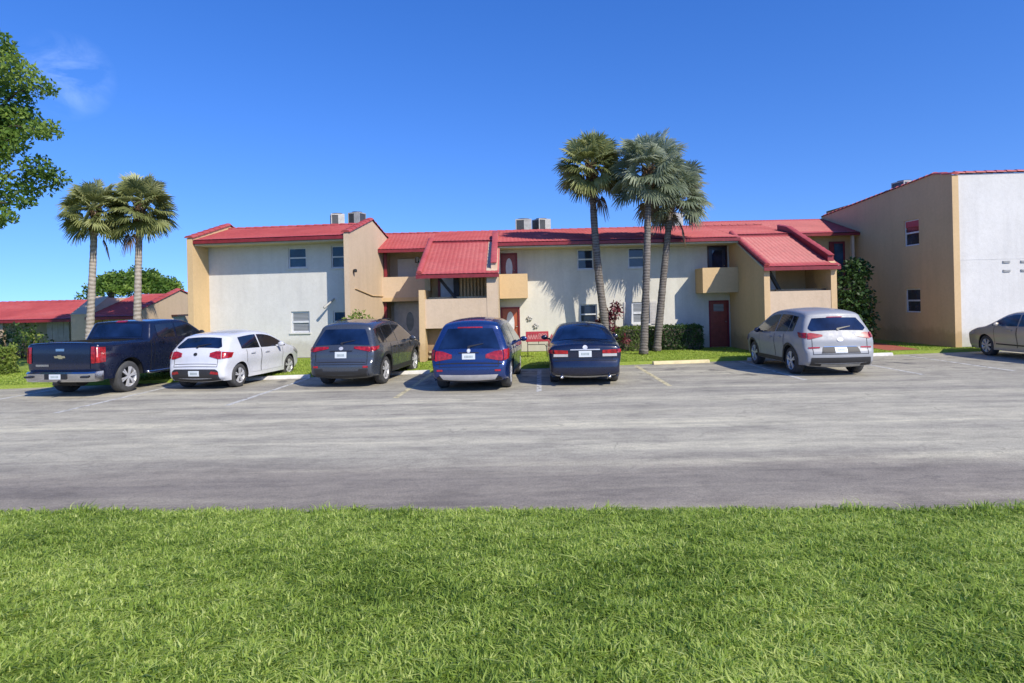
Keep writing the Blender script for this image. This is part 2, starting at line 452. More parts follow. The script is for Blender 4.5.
def cdt(poly, step, extra=None, fine=0.07):
    poly = np.asarray(poly, float)
    if fine:
        q = []
        for p0, p1 in zip(poly, np.roll(poly, -1, axis=0)):
            m_ = max(1, int(np.linalg.norm(p1 - p0) / fine + .5))
            q += [p0 + (p1 - p0) * i / m_ for i in range(m_)]
        poly = np.array(q)
    lo, hi = poly.min(0), poly.max(0)
    gx, gy = np.meshgrid(np.arange(lo[0] + step / 2, hi[0], step), np.arange(lo[1] + step / 2, hi[1], step))
    g = np.stack([gx.ravel(), gy.ravel()], 1)
    if extra is not None: g = np.vstack([g, extra])
    if len(g):
        g = g[inside(g, poly)]
        if len(g): g = g[dist_poly(g, poly, True) > 0.012]
    pts = np.vstack([poly, g]) if len(g) else poly
    n = len(poly)
    ed = [(i, (i + 1) % n) for i in range(n)]
    r = geometry.delaunay_2d_cdt([Vector((float(a), float(b))) for a, b in pts], ed, [], 1, 1e-5)
    return np.array([(v.x, v.y) for v in r[0]]), [tuple(f) for f in r[2]]

class Car:
    """body surface from a side outline, a plan taper, a tumblehome and rounded shoulders"""
    def __init__(s, name, label, cat, group, loc, yaw, k):
        s.k = k
        s.P = dense(k['prof']); s.L = k['L']; s.hw = k['W'] / 2
        s.root = thing(name, label, cat, loc, yaw, group)
        s.ax = k['axles']; s.r = k['wr']; s.zs = k['sill']
        # local y is measured from the rear axle
        i = int(np.argmax(s.P[:, 1])); s.itop = i
        # one height-to-length table for the tail of the car
        s.y0 = s.ax[0]
    def plan(s, y):
        k = s.k
        tr = np.clip(1 - y / 0.9, 0, 1); tf = np.clip((y - (s.L - 1.3)) / 1.3, 0, 1)
        return 1 - k.get('pr', 0.08) * tr**2.2 - k.get('pf', 0.18) * tf**2.2
    def W(s, y, z, rounding=True, dd=None):
        k = s.k
        zsh = k['belt'] - 0.10
        w = s.hw * s.plan(y)
        lo = np.clip((zsh - z) / zsh, 0, 1)
        w = w * (1 - 0.075 * lo**2.0) - 0.012 * np.sin(np.clip((z - 0.35) / (zsh - 0.35), 0, 1) * pi * 2) * (k.get('crease', 1))
        up = np.clip(z - zsh, 0, 3)
        w = w - k['tumble'] * up * up / (up + 0.08)
        if rounding:
            r = k.get('round', 0.09)
            q = np.clip(1 - dd / r, 0, 1)
            w = w - r * (1 - np.sqrt(np.maximum(0, 1 - q * q)))
        return w
    def side(s, yz, off=0.0, sgn=1):
        yz = np.asarray(yz, float)
        dd = dist_poly(yz, s.P)
        r = s.k.get('round', 0.09)
        q = np.clip(1 - dd / r, 0, 1)
        near = ((yz[:, None, :] - s.P[None])**2).sum(2).argmin(1); nn = s.normals()[near]
        x = s.W(yz[:, 0], yz[:, 1], True, dd) + off * np.sqrt(np.maximum(0, 1 - q * q))
        return np.stack([sgn * x, yz[:, 0] - s.y0 + nn[:, 0] * off * q, yz[:, 1] + nn[:, 1] * off * q], 1)
    def normals(s):
        t = np.gradient(s.P, axis=0); t /= np.maximum(1e-9, np.linalg.norm(t, axis=1))[:, None]
        return np.stack([-t[:, 1], t[:, 0]], 1)      # outward: profile runs tail -> roof -> nose
    def edge(s):
        r = s.k.get('round', 0.09)
        return s.W(s.P[:, 0], s.P[:, 1], False) - r
    def build_body(s, pm):
        k = s.k; P = s.P
        z0 = s.zs
        bot = []
        Ra = k['arch']
        ye, yr = P[-1], P[0]
        bot.append((ye[0] - 0.0, z0))
        for yc in (s.ax[1], s.ax[0]):
            zc = s.r
            h = math.sqrt(max(0.0, Ra * Ra - (zc - z0)**2)); a0 = math.atan2(z0 - zc, h)
            n = 16
            for i in range(n + 1):
                a = a0 + (pi - 2 * a0) * i / n
                bot.append((yc + Ra * cos(a), zc + Ra * sin(a)))
        bot.append((yr[0], z0))
        bot = np.array(bot)
        # keep the outline above the sill
        poly = np.vstack([P, bot])
        nn = s.normals()
        extra = np.vstack([P[::1] - nn * d for d in (0.02, 0.045, 0.08, 0.12)])
        pts, F = cdt(poly, 0.09, extra, 0)
        m = MB()
        for sg in (1, -1):
            v = s.side(pts, 0, sg)
            m.add([tuple(p) for p in v], F if sg > 0 else [f[::-1] for f in F])
        e = s.edge(); ns = 13; b = k.get('bulge', 0.05)
        V = []; FF = []
        sv = np.linspace(-1, 1, ns)
        for i in range(len(P)):
            for q in sv:
                o = b * (1 - q * q)
                V.append((q * e[i], P[i, 0] + nn[i, 0] * o - s.y0, P[i, 1] + nn[i, 1] * o))
        bed = k.get('bed')
        for i in range(len(P) - 1):
            for j in range(ns - 1):
                if bed and bed[0] < P[i, 0] < bed[1] and abs(nn[i, 1]) > 0.7 and 1 <= j < ns - 2 and P[i, 1] < k['bedz'] + 0.1: continue
                FF.append((i * ns + j, i * ns + j + 1, (i + 1) * ns + j + 1, (i + 1) * ns + j))
        m.add(V, FF)
        body = m.build('body', pm, s.root, world=False, smooth=True, weld=0.002, autosmooth=50)
        # floor and wheel tunnels
        u = MB(); full = np.vstack([P[-1:], bot, P[:1]])
        w = s.W(full[:, 0], full[:, 1], False) - 0.012
        w[0] -= 0.08; w[-1] -= 0.08
        for i in range(len(full) - 1):
            a, c = full[i], full[i + 1]
            u.quad((-w[i], a[0] - s.y0, a[1]), (w[i], a[0] - s.y0, a[1]), (w[i + 1], c[0] - s.y0, c[1]), (-w[i + 1], c[0] - s.y0, c[1]))
        u.build('underbody', M_['under'], s.root, world=False)
        if bed:
            c = MB(); y0, y1 = bed[0] - s.y0 + 0.02, bed[1] - s.y0 - 0.02; zt = k['bedz'] + 0.02; zb = zt - 0.5; hx = e.max() * 10 / 12 * 1.0 - 0.02
            hx = s.hw - 0.24
            c.quad((-hx, y0, zb), (hx, y0, zb), (hx, y1, zb), (-hx, y1, zb))
            for sg in (-1, 1):
                c.quad((sg * hx, y0, zb), (sg * hx, y1, zb), (sg * hx, y1, zt), (sg * hx, y0, zt))
            c.quad((-hx, y0, zb), (hx, y0, zb), (hx, y0, zt), (-hx, y0, zt)); c.quad((-hx, y1, zb), (hx, y1, zb), (hx, y1, zt), (-hx, y1, zt))
            c.build('cargo_bed', M_['under'], s.root, world=False)
        return body
    # patches lying on the surface
    def side_patch(s, name, polys, mt, off=0.008, sides=(1, -1), step=0.08, parent=None, one=False):
        out = []
        for sg in sides:
            m = MB()
            for pl in polys:
                pts, F = cdt(pl, step)
                v = s.side(pts, off, sg)
                m.add([tuple(p) for p in v], [f if sg > 0 else f[::-1] for f in F])
            out.append(m.build(name, mt, parent or s.root, world=False, smooth=True))
        return out
    def seg(s, zr, which='rear', y0=None, y1=None):
        P = s.P; n = s.normals()
        if which == 'rear': idx = np.arange(0, s.itop + 1)
        elif which == 'front': idx = np.arange(len(P) - 1, s.itop - 1, -1)
        else: idx = np.arange(len(P))
        if y0 is not None: idx = idx[(P[idx, 0] >= y0) & (P[idx, 0] <= y1)]
        q = P[idx]; o = np.argsort(q[:, 1], kind='stable')
        return q[o], n[idx][o], s.edge()[idx][o]
    def cross_pts(s, xz, off, which='rear', y0=None, y1=None):
        q, n, e = s.seg(None, which, y0, y1)
        xz = np.asarray(xz, float); z = xz[:, 1]
        y = np.interp(z, q[:, 1], q[:, 0]); ny = np.interp(z, q[:, 1], n[:, 0]); nz = np.interp(z, q[:, 1], n[:, 1]); ed = np.interp(z, q[:, 1], e)
        sq = np.clip(np.abs(xz[:, 0]) / ed, 0, 1.0)
        b = s.k.get('bulge', 0.05) * (1 - sq**2) + off
        return np.stack([np.clip(xz[:, 0], -ed - 0.0, ed + 0.0), y + ny * b - s.y0, z + nz * b], 1)
    def cross_patch(s, name, polys, mt, off=0.008, which='rear', y0=None, y1=None, step=0.07, parent=None):
        m = MB()
        for pl in polys:
            pts, F = cdt(pl, step)
            m.add([tuple(p) for p in s.cross_pts(pts, off, which, y0, y1)], F)
        return m.build(name, mt, parent or s.root, world=False, smooth=True)
    def lamp(s, name, mt, cross=None, side=None, which='rear', off=0.014):
        """one lamp on each flank: a piece on the tail and a piece that wraps onto the side"""
        for sg in (-1, 1):
            m = MB()
            for pl in cross or []:
                pts, F = cdt([(sg * a, b) for a, b in pl], 0.06)
                m.add([tuple(p) for p in s.cross_pts(pts, off, which)], F)
            for pl in side or []:
                pl = [(y - .12 if y < .2 and which == 'rear' else y, z) for y, z in pl]
                pts, F = cdt(pl, 0.03)
                if which == 'rear':
                    q, _, _ = s.seg(None, 'rear')
                    pts[:, 0] = np.maximum(pts[:, 0], np.interp(pts[:, 1], q[:, 1], q[:, 0]) - .002)
                m.add([tuple(p) for p in s.side(pts, off, sg)], F)
            m.build(name, mt, s.root, world=False, smooth=True)
    def top(s, y):
        P = s.P; up = P[:, 1] > 0.6
        y = np.atleast_1d(y); out = []
        for v in y:
            # highest crossing of the outline at this length
            a = P[:-1]; b = P[1:]
            m = ((a[:, 0] - v) * (b[:, 0] - v) <= 0) & (np.abs(a[:, 0] - b[:, 0]) > 1e-9)
            zz = a[m, 1] + (v - a[m, 0]) / (b[m, 0] - a[m, 0]) * (b[m, 1] - a[m, 1])
            out.append(zz.max() if len(zz) else 0)
        return np.array(out)
    def glasshouse(s, spans, belt0, belt1, rail=0.13, yb=(0.3, 4.0), mt=None):
        belt = lambda y: belt0 + (belt1 - belt0) * (y - yb[0]) / (yb[1] - yb[0])
        for a, b, name in spans:
            ys = np.linspace(a, b, 15)
            tp = s.top(ys) - rail; bt = belt(ys)
            ok = tp > bt + 0.035
            ys, tp, bt = ys[ok], tp[ok], bt[ok]
            if len(ys) < 3: continue
            poly = list(zip(ys, bt)) + list(zip(ys[::-1], tp[::-1]))
            s.side_patch(name, [poly], mt or M_['carglass'], 0.007)
    def wheels(s, style=5, mt=None, steel=False, front_turn=0):
        tw = s.k.get('tw', 0.115)
        for yc in s.ax:
            for sg in (-1, 1):
                x = sg * (s.hw * float(s.plan(np.array([yc]))[0]) - tw - 0.045)
                y = yc - s.y0; z = s.r; r = s.r; rr = r * s.k.get('rimratio', 0.66)
                m = MB()
                # barrel, outer lip and dark backing
                xo = sg * tw
                m.lathe_x([(-xo * 0.8, rr * 0.96), (xo * 0.55, rr * 0.90), (xo * 0.86, rr * 0.95), (xo * 0.97, rr * 1.02), (xo * 0.80, rr * 1.05)], x, y, z, 28)
                for q in range(style):
                    a = 2 * pi * q / style + 0.3
                    for da in (-0.13, 0.13):
                        p0 = Vector((x + xo * 0.86, y + cos(a) * rr * 0.16, z + sin(a) * rr * 0.16))
                        p1 = Vector((x + xo * 0.90, y + cos(a + da) * rr * 0.98, z + sin(a + da) * rr * 0.98))
                        m.beam(p0, p1, rr * 0.14, 0.03, up=(1, 0, 0))
                m.lathe_x([(xo * 0.80, 0.0001), (xo * 0.80, rr * 0.22), (xo * 0.93, rr * 0.2), (xo * 0.96, 0.0001)], x, y, z, 14)
                wh = m.build('wheel', mt or M_['alloy'], s.root, world=False, smooth=True, weld=0.0005, autosmooth=35)
                t = MB()
                t.lathe_x([(-tw, rr * 0.98), (-tw * 1.02, rr * 1.1), (-tw * 0.98, r * 0.93), (-tw * 0.80, r * 0.99), (0, r), (tw * 0.80, r * 0.99), (tw * 0.98, r * 0.93), (tw * 1.02, rr * 1.1), (tw * 0.97, rr * 0.98)], x, y, z, 36)
                t.build('tyre', M_['tyre'], wh, world=False, smooth=True)
                d = MB(); d.lathe_x([(xo * 0.10, 0.0001), (xo * 0.10, rr * 0.93)], x, y, z, 20)
                d.build('brake_disc', M_['under'], wh, world=False)
    def mirrors(s, y, z, mt):
        for sg in (-1, 1):
            w = float(s.side([(y, z)], 0, 1)[0, 0])
            m = MB(); yy = y - s.y0
            v = []; F = []
            for i in range(7):
                t = i / 6; rr_ = math.sqrt(max(0.02, 1 - (2 * t - 1)**2)) if 0 < i < 6 else 0.35
                for j in range(10):
                    a = 2 * pi * j / 10
                    v.append((sg * (w + 0.05 + 0.19 * t), yy + 0.05 * rr_ * cos(a) - 0.02 * t, z + 0.045 + 0.075 * rr_ * sin(a)))
            for i in range(6):
                for j in range(10): F.append((i * 10 + j, i * 10 + (j + 1) % 10, (i + 1) * 10 + (j + 1) % 10, (i + 1) * 10 + j))
            F.append(tuple(range(9, -1, -1))); F.append(tuple(60 + j for j in range(10)))
            m.add(v, F)
            m.box(sg * w - 0.01, sg * w + 0.07 * sg, yy - 0.03, yy + 0.03, z - 0.02, z + 0.03) if sg > 0 else m.box(sg * w - 0.07, sg * w + 0.01, yy - 0.03, yy + 0.03, z - 0.02, z + 0.03)
            m.build('mirror', mt, s.root, world=False, smooth=True, weld=0.0005, autosmooth=50)
    def doors(s, spans, zb, belt0, belt1, yb, pm, hz=None):
        belt = lambda y: belt0 + (belt1 - belt0) * (y - yb[0]) / (yb[1] - yb[0]) - 0.035
        for a, b in spans:
            Ra = s.k['arch'] + 0.07
            ys = np.linspace(a, b, 12)
            low = []
            for y in ys:
                z = zb
                for yc in s.ax:
                    if abs(y - yc) < Ra: z = max(z, s.r + math.sqrt(Ra * Ra - (y - yc)**2))
                low.append(z)
            poly = list(zip(ys, low)) + [(y, belt(y)) for y in ys[::-1]]
            for sg in (1, -1):
                d = s.side_patch('door', [poly], pm, 0.006, (sg,))[0]
                hy = a + 0.16; hh = (hz or belt(hy) - 0.09)
                p = s.side([(hy, hh), (hy + 0.2, hh)], 0.03, sg)
                MB().beam(p[0], p[1], 0.025, 0.03).build('door_handle', s.k.get('handle', pm), d, world=False)
            # shut lines
            gap = [[(y - 0.006, l), (y + 0.006, l), (y + 0.006, belt(y)), (y - 0.006, belt(y))] for y, l in ((a - 0.008, low[0] if low[0] < belt(a) - 0.1 else belt(a) - 0.1), (b + 0.008, low[-1]))]
            for gp in gap: s.side_patch('shut_line', [gp], M_['under'], 0.0075)
    def arch_trim(s, mt, w=0.06):
        for yc in s.ax:
            Ra = s.k['arch']; a0 = math.atan2(s.zs - s.r, Ra) + 0.02
            A = np.linspace(a0, pi - a0, 20)
            poly = [(yc + Ra * cos(a), s.r + Ra * sin(a)) for a in A] + [(yc + (Ra + w) * cos(a), s.r + (Ra + w) * sin(a)) for a in A[::-1]]
            s.side_patch('arch_trim', [poly], mt, 0.012)
    def sill_trim(s, mt, z1):
        g = s.k['arch'] + 0.05
        y0, y1 = s.ax[0] + g, s.ax[1] - g
        s.side_patch('sill_trim', [[(y0, s.zs + .01), (y1, s.zs + .01), (y1, z1), (y0, z1)]], mt, 0.012)
    def plate(s, z0, z1, hw=0.155, off=0.012, x0=0.0):
        p = s.cross_patch('licence_plate', [[(x0 - hw, z0), (x0 + hw, z0), (x0 + hw, z1), (x0 - hw, z1)]], M_['plate'], off)
        zc = (z0 + z1) / 2; h = (z1 - z0) * 0.2
        bars = []
        for i in (-2.5, -1.5, -.5, .5, 1.5, 2.5):
            c = x0 + i * hw * 0.22
            bars.append([(c - hw * 0.07, zc - h), (c + hw * 0.07, zc - h), (c + hw * 0.07, zc + h), (c - hw * 0.07, zc + h)])
        s.cross_patch('plate_print', bars, M_['platetext'], off + 0.003, parent=p)
    def badge(s, z, rx, rz, mt, off=0.014, inner=None):
        A = np.linspace(0, 2 * pi, 20, endpoint=False)
        b = s.cross_patch('badge', [[(rx * cos(a), z + rz * sin(a)) for a in A]], mt, off)
        if inner: s.cross_patch('badge_centre', [[(rx * .6 * cos(a), z + rz * .6 * sin(a)) for a in A]], inner, off + 0.004, parent=b)
    def tail_detail(s, z0, z1, hw, wiper=None):
        g = .006
        u = [(-hw - g, z1), (-hw - g, z0 - g), (hw + g, z0 - g), (hw + g, z1), (hw - g, z1), (hw - g, z0 + g), (-hw + g, z0 + g), (-hw + g, z1)]
        s.cross_patch('tailgate_seam', [u], M_['under'], 0.006)
        if wiper:
            s.cross_patch('rear_wiper', [[(-.03, wiper - .03), (.03, wiper - .03), (.03, wiper), (.34, wiper + .07), (.34, wiper + .085), (.0, wiper + .03), (-.03, wiper + .02)]], M_['black'], 0.022)
    def rails(s, y0, y1, x, mt):
        for sg in (-1, 1):
            ys = np.linspace(y0, y1, 9); z = s.top(ys)
            pts = [(sg * (x - 0.05 * (i in (0, 8)) * 0), yy - s.y0, zz + (0.03 if 0 < i < 8 else -.01)) for i, (yy, zz) in enumerate(zip(ys, z))]
            MB().tube(pts, 0.017, 8).build('roof_rail', mt, s.root, world=False, smooth=True)

def rect(x0, x1, z0, z1):
    return [(x0, z0), (x1, z0), (x1, z1), (x0, z1)]

def trapz(x0, x1, z0, z1, dx):
    """symmetric pane: half widths x0 at the bottom and x1 at the top"""
    return [(-x0, z0), (x0, z0), (x0 * .5 + x1 * .5 + dx, (z0 + z1) / 2), (x1, z1), (-x1, z1), (-(x0 * .5 + x1 * .5 + dx), (z0 + z1) / 2)]

def place(px, py, yaw):          # rear axle centre from the spot of the axle's middle on the ground
    return (px, py, 0.0), -R(yaw)

GROUP = 'cars parked nose in along the kerb'
P_blue = paint('bright navy car paint', (0.010, 0.032, 0.135), 0.3)
P_dark = paint('dark navy car paint', (0.006, 0.010, 0.032), 0.2)
P_grey = paint('slate grey car paint', (0.060, 0.070, 0.088), 0.3)
P_white = paint('white car paint', (0.62, 0.63, 0.66), 0.0)
P_silver = paint('silver car paint', (0.31, 0.315, 0.325), 0.12, 0.5, 0.3)
P_gold = paint('beige car paint', (0.46, 0.41, 0.34), 0.2, 0.35)
P_truck = paint('blue black truck paint', (0.008, 0.013, 0.036), 0.25)

SUVPROF = [(0.16, 0.27), (0.03, 0.36), (0.0, 0.50), (0.015, 0.64), (0.07, 0.73), (0.085, 0.90), (0.14, 1.04), (0.27, 1.27), (0.39, 1.48), (0.41, 1.56), (0.62, 1.625), (1.5, 1.685), (2.35, 1.66), (2.75, 1.57), (3.25, 1.30), (3.6, 1.10), (3.9, 1.04), (4.4, 0.93), (4.62, 0.80), (4.69, 0.60), (4.67, 0.40), (4.55, 0.27)]

# --- bright blue SUV
k = dict(prof=SUVPROF, L=4.7, W=1.90, axles=(0.95, 3.81), wr=0.365, sill=0.27, arch=0.42, belt=1.04, tumble=0.47, handle=P_blue, rimratio=0.70)
loc, yaw = place(-0.96, 15.95, 5.5)
c = Car('suv', 'bright blue sport utility car seen from behind, parked to the left of the dark sedan', 'car', GROUP, loc, yaw, k)
c.build_body(P_blue)
c.cross_patch('rear_window', [trapz(0.74, 0.54, 1.01, 1.48, 0.01)], M_['carglass_blue'])
c.cross_patch('brake_light', [rect(-0.30, 0.30, 1.485, 1.515)], M_['lens'], 0.012)
c.glasshouse([(0.50, 0.98, 'side_window'), (1.04, 1.86, 'side_window'), (1.93, 3.45, 'side_window')], 1.10, 1.02)
c.cross_patch('windscreen', [trapz(0.70, 0.55, 1.14, 1.54, 0.01)], M_['carglass'], 0.008, 'front', 2.5, 3.65)
c.doors([(1.28, 1.90), (1.93, 3.05)], 0.40, 1.10, 1.02, (0.3, 4.0), P_blue)
c.lamp('tail_light', M_['lens'], [[(0.40, 0.80), (0.70, 0.74), (0.90, 0.72), (0.90, 0.99), (0.62, 0.95), (0.40, 0.88)]], [[(0.09, 0.72), (0.24, 0.80), (0.38, 1.01), (0.14, 0.99)]])
c.lamp('reflector', M_['lens'], [rect(0.62, 0.84, 0.50, 0.54)], None)
c.lamp('headlight', M_['lampclear'], [rect(0.45, 0.72, 0.68, 0.82)], [[(4.2, 0.80), (4.52, 0.70), (4.55, 0.80), (4.2, 0.92)]], 'front')
c.cross_patch('grille', [rect(-0.35, 0.35, 0.55, 0.82)], M_['black'], 0.012, 'front')
c.cross_patch('bumper_crease', [rect(-0.80, 0.80, 0.655, 0.675)], M_['under'], 0.004)
c.cross_patch('lower_bumper', [[(-0.82, 0.29), (0.82, 0.29), (0.80, 0.36), (0.6, 0.42), (-0.6, 0.42), (-0.80, 0.36)]], M_['clad'], 0.01)
c.cross_patch('skid_plate', [[(-0.62, 0.33), (0.62, 0.33), (0.70, 0.43), (-0.70, 0.43)]], M_['lampclear'], 0.02)
c.tail_detail(0.60, 0.98, 0.70, 1.03); c.cross_patch('plate_trim', [rect(-0.24, 0.24, 0.905, 0.925)], M_['black'], 0.012); c.plate(0.77, 0.90); c.badge(0.955, 0.045, 0.045, M_['alloy'], 0.014, M_['plate'])
c.sill_trim(M_['clad'], 0.37); c.arch_trim(P_blue, 0.03); c.mirrors(2.95, 1.03, P_blue); c.wheels(5);

# --- dark blue sedan
SED = [(0.14, 0.24), (0.03, 0.32), (0.0, 0.45), (0.02, 0.58), (0.05, 0.66), (0.05, 0.90), (0.07, 0.975), (0.14, 1.0), (0.55, 1.03), (0.75, 1.06), (1.05, 1.22), (1.35, 1.36), (1.65, 1.435), (2.2, 1.465), (2.7, 1.44), (3.05, 1.35), (3.55, 1.10), (3.85, 0.98), (4.3, 0.90), (4.75, 0.74), (4.84, 0.58), (4.82, 0.38), (4.7, 0.24)]
k = dict(prof=SED, L=4.85, W=1.83, axles=(1.05, 3.79), wr=0.325, sill=0.22, arch=0.37, belt=0.98, tumble=0.60, handle=P_dark)
loc, yaw = place(1.82, 16.65, 3.5)
c = Car('sedan', 'dark navy four door sedan seen from behind, next to the bright blue car', 'car', GROUP, loc, yaw, k)
c.build_body(P_dark)
c.cross_patch('rear_window', [trapz(0.62, 0.46, 1.075, 1.385, 0.01)], M_['carglass_blue'], 0.008, 'rear', 0.6, 1.6)
c.glasshouse([(1.30, 1.62, 'side_window'), (1.66, 2.36, 'side_window'), (2.42, 3.65, 'side_window')], 1.03, 0.98, 0.10)
c.cross_patch('windscreen', [trapz(0.66, 0.52, 1.10, 1.38, 0.01)], M_['carglass'], 0.008, 'front', 2.8, 3.7)
c.doors([(1.42, 2.38), (2.42, 3.35)], 0.34, 1.03, 0.98, (0.3, 4.0), P_dark)
c.lamp('tail_light', M_['lens'], [[(0.42, 0.80), (0.80, 0.80), (0.82, 0.90), (0.42, 0.88)]], [[(0.05, 0.80), (0.30, 0.84), (0.32, 0.90), (0.06, 0.90)]])
c.lamp('reversing_light', M_['lampclear'], [[(0.42, 0.73), (0.78, 0.73), (0.80, 0.795), (0.42, 0.795)]], None)
c.lamp('headlight', M_['lampclear'], [rect(0.45, 0.70, 0.60, 0.72)], [[(4.2, 0.72), (4.6, 0.62), (4.64, 0.72), (4.2, 0.84)]], 'front')
c.cross_patch('grille', [rect(-0.35, 0.35, 0.48, 0.70)], M_['black'], 0.012, 'front')
c.cross_patch('bumper_crease', [rect(-0.80, 0.80, 0.615, 0.632)], M_['under'], 0.004)
c.cross_patch('bumper_edge', [rect(-0.74, 0.74, 0.27, 0.30)], M_['metalgrey'], 0.012)
c.tail_detail(0.66, 0.98, 0.66); c.cross_patch('plate_trim', [rect(-0.36, 0.36, 0.885, 0.905)], M_['alloy'], 0.012); c.plate(0.72, 0.87); c.badge(0.935, 0.06, 0.035, M_['alloy'])
c.mirrors(3.1, 1.0, P_dark); c.wheels(7)
for sg in (-1, 1): MB().tube([(sg * 0.58, -1.09, 0.235), (sg * 0.58, -0.85, 0.235)], 0.04, 12).build('exhaust_tip', M_['chrome'], c.root, world=False, smooth=True)

# --- slate grey SUV
k = dict(prof=[(a * 0.985, b * 0.995) for a, b in SUVPROF], L=4.63, W=1.83, axles=(0.96, 3.65), wr=0.37, sill=0.28, arch=0.43, belt=1.06, tumble=0.46, handle=M_['black'], rimratio=0.68)
loc, yaw = place(-4.27, 17.25, 8)
c = Car('suv', 'slate grey sport utility car with black bumper, beside the white hatchback', 'car', GROUP, loc, yaw, k)
c.build_body(P_grey)
c.cross_patch('rear_window', [trapz(0.73, 0.54, 1.08, 1.48, 0.01)], M_['carglass_blue'])
c.glasshouse([(0.52, 0.98, 'side_window'), (1.04, 1.84, 'side_window'), (1.91, 3.4, 'side_window')], 1.12, 1.04)
c.cross_patch('windscreen', [trapz(0.70, 0.55, 1.14, 1.55, 0.01)], M_['carglass'], 0.008, 'front', 2.4, 3.6)
c.doors([(1.30, 1.88), (1.91, 3.0)], 0.45, 1.12, 1.04, (0.3, 4.0), P_grey)
c.lamp('tail_light', M_['lens'], [[(0.34, 0.985), (0.74, 0.92), (0.90, 0.91), (0.90, 1.04), (0.34, 1.035)]], [[(0.10, 0.91), (0.36, 0.98), (0.44, 1.055), (0.13, 1.04)]])
c.lamp('reflector', M_['lens'], [rect(0.60, 0.76, 0.52, 0.57)], None)
c.lamp('headlight', M_['lampclear'], [rect(0.45, 0.72, 0.74, 0.85)], [[(4.1, 0.82), (4.45, 0.74), (4.5, 0.84), (4.1, 0.93)]], 'front')
c.cross_patch('grille', [rect(-0.4, 0.4, 0.55, 0.82)], M_['black'], 0.012, 'front')
c.cross_patch('lower_bumper', [[(-0.84, 0.30), (0.84, 0.30), (0.84, 0.48), (0.5, 0.50), (0.46, 0.44), (-0.46, 0.44), (-0.5, 0.50), (-0.84, 0.48)]], M_['clad'], 0.010)
c.cross_patch('tailgate_crease', [rect(-0.66, 0.66, 0.64, 0.655)], M_['under'], 0.004)
c.tail_detail(0.60, 1.05, 0.69, 1.10); c.cross_patch('plate_trim', [rect(-0.30, 0.30, 0.915, 0.94)], M_['black'], 0.012); c.plate(0.76, 0.91); c.badge(0.985, 0.06, 0.04, M_['alloy'])
c.sill_trim(M_['clad'], 0.42); c.arch_trim(M_['clad'], 0.075); c.mirrors(2.88, 1.06, P_grey); c.wheels(5); c.rails(1.15, 2.4, 0.57, M_['black'])

# --- silver SUV
k = dict(prof=[(a * 0.95, b * 1.015) for a, b in SUVPROF], L=4.47, W=1.90, axles=(0.90, 3.57), wr=0.36, sill=0.28, arch=0.42, belt=1.08, tumble=0.45, handle=P_silver, rimratio=0.70)
loc, yaw = place(8.38, 17.25, 0.5)
c = Car('suv', 'silver sport utility car parked alone beside the tan stair wing', 'car', GROUP, loc, yaw, k)
c.build_body(P_silver)
c.cross_patch('rear_window', [[(-0.66, 1.16), (0.66, 1.16), (0.75, 1.23), (0.57, 1.49), (-0.57, 1.49), (-0.75, 1.23)]], M_['carglass_blue'])
c.cross_patch('brake_light', [rect(-0.20, 0.20, 1.495, 1.52)], M_['lens'], 0.012)
c.glasshouse([(0.72, 1.02, 'side_window'), (1.06, 1.80, 'side_window'), (1.87, 3.3, 'side_window')], 1.16, 1.02, yb=(0.5, 3.6))
c.cross_patch('windscreen', [trapz(0.70, 0.55, 1.14, 1.54, 0.01)], M_['carglass'], 0.008, 'front', 2.4, 3.5)
c.doors([(1.24, 1.83), (1.87, 2.95)], 0.42, 1.14, 1.0, (0.3, 3.8), P_silver)
c.lamp('tail_light', M_['lens'], [[(0.42, 1.02), (0.74, 0.96), (0.92, 0.98), (0.92, 1.11), (0.70, 1.12), (0.42, 1.06)]], [[(0.10, 0.98), (0.32, 1.01), (0.46, 1.14), (0.16, 1.12)]])
c.lamp('lower_tail_light', M_['lens'], [rect(0.52, 0.82, 0.72, 0.765)], None)
c.lamp('headlight', M_['lampclear'], [rect(0.45, 0.72, 0.70, 0.82)], [[(4.0, 0.80), (4.3, 0.70), (4.35, 0.80), (4.0, 0.92)]], 'front')
c.cross_patch('grille', [rect(-0.4, 0.4, 0.5, 0.80)], M_['black'], 0.012, 'front')
c.cross_patch('plate_recess', [[(-0.50, 0.60), (0.50, 0.60), (0.44, 0.75), (-0.44, 0.75)]], M_['clad'], 0.006)
c.cross_patch('tailgate_strip', [rect(-0.42, 0.42, 0.755, 0.775)], M_['chrome'], 0.012)
c.cross_patch('lower_bumper', [[(-0.86, 0.30), (0.86, 0.30), (0.86, 0.50), (-0.86, 0.50)]], M_['clad'], 0.010)
c.cross_patch('skid_plate', [rect(-0.5, 0.5, 0.31, 0.36)], M_['metalgrey'], 0.018)
c.tail_detail(0.58, 1.12, 0.70, 1.18); c.plate(0.61, 0.735); c.badge(0.93, 0.075, 0.04, M_['alloy'])
c.sill_trim(M_['clad'], 0.40); c.arch_trim(M_['clad'], 0.06); c.mirrors(2.80, 1.06, P_dark); c.wheels(5);

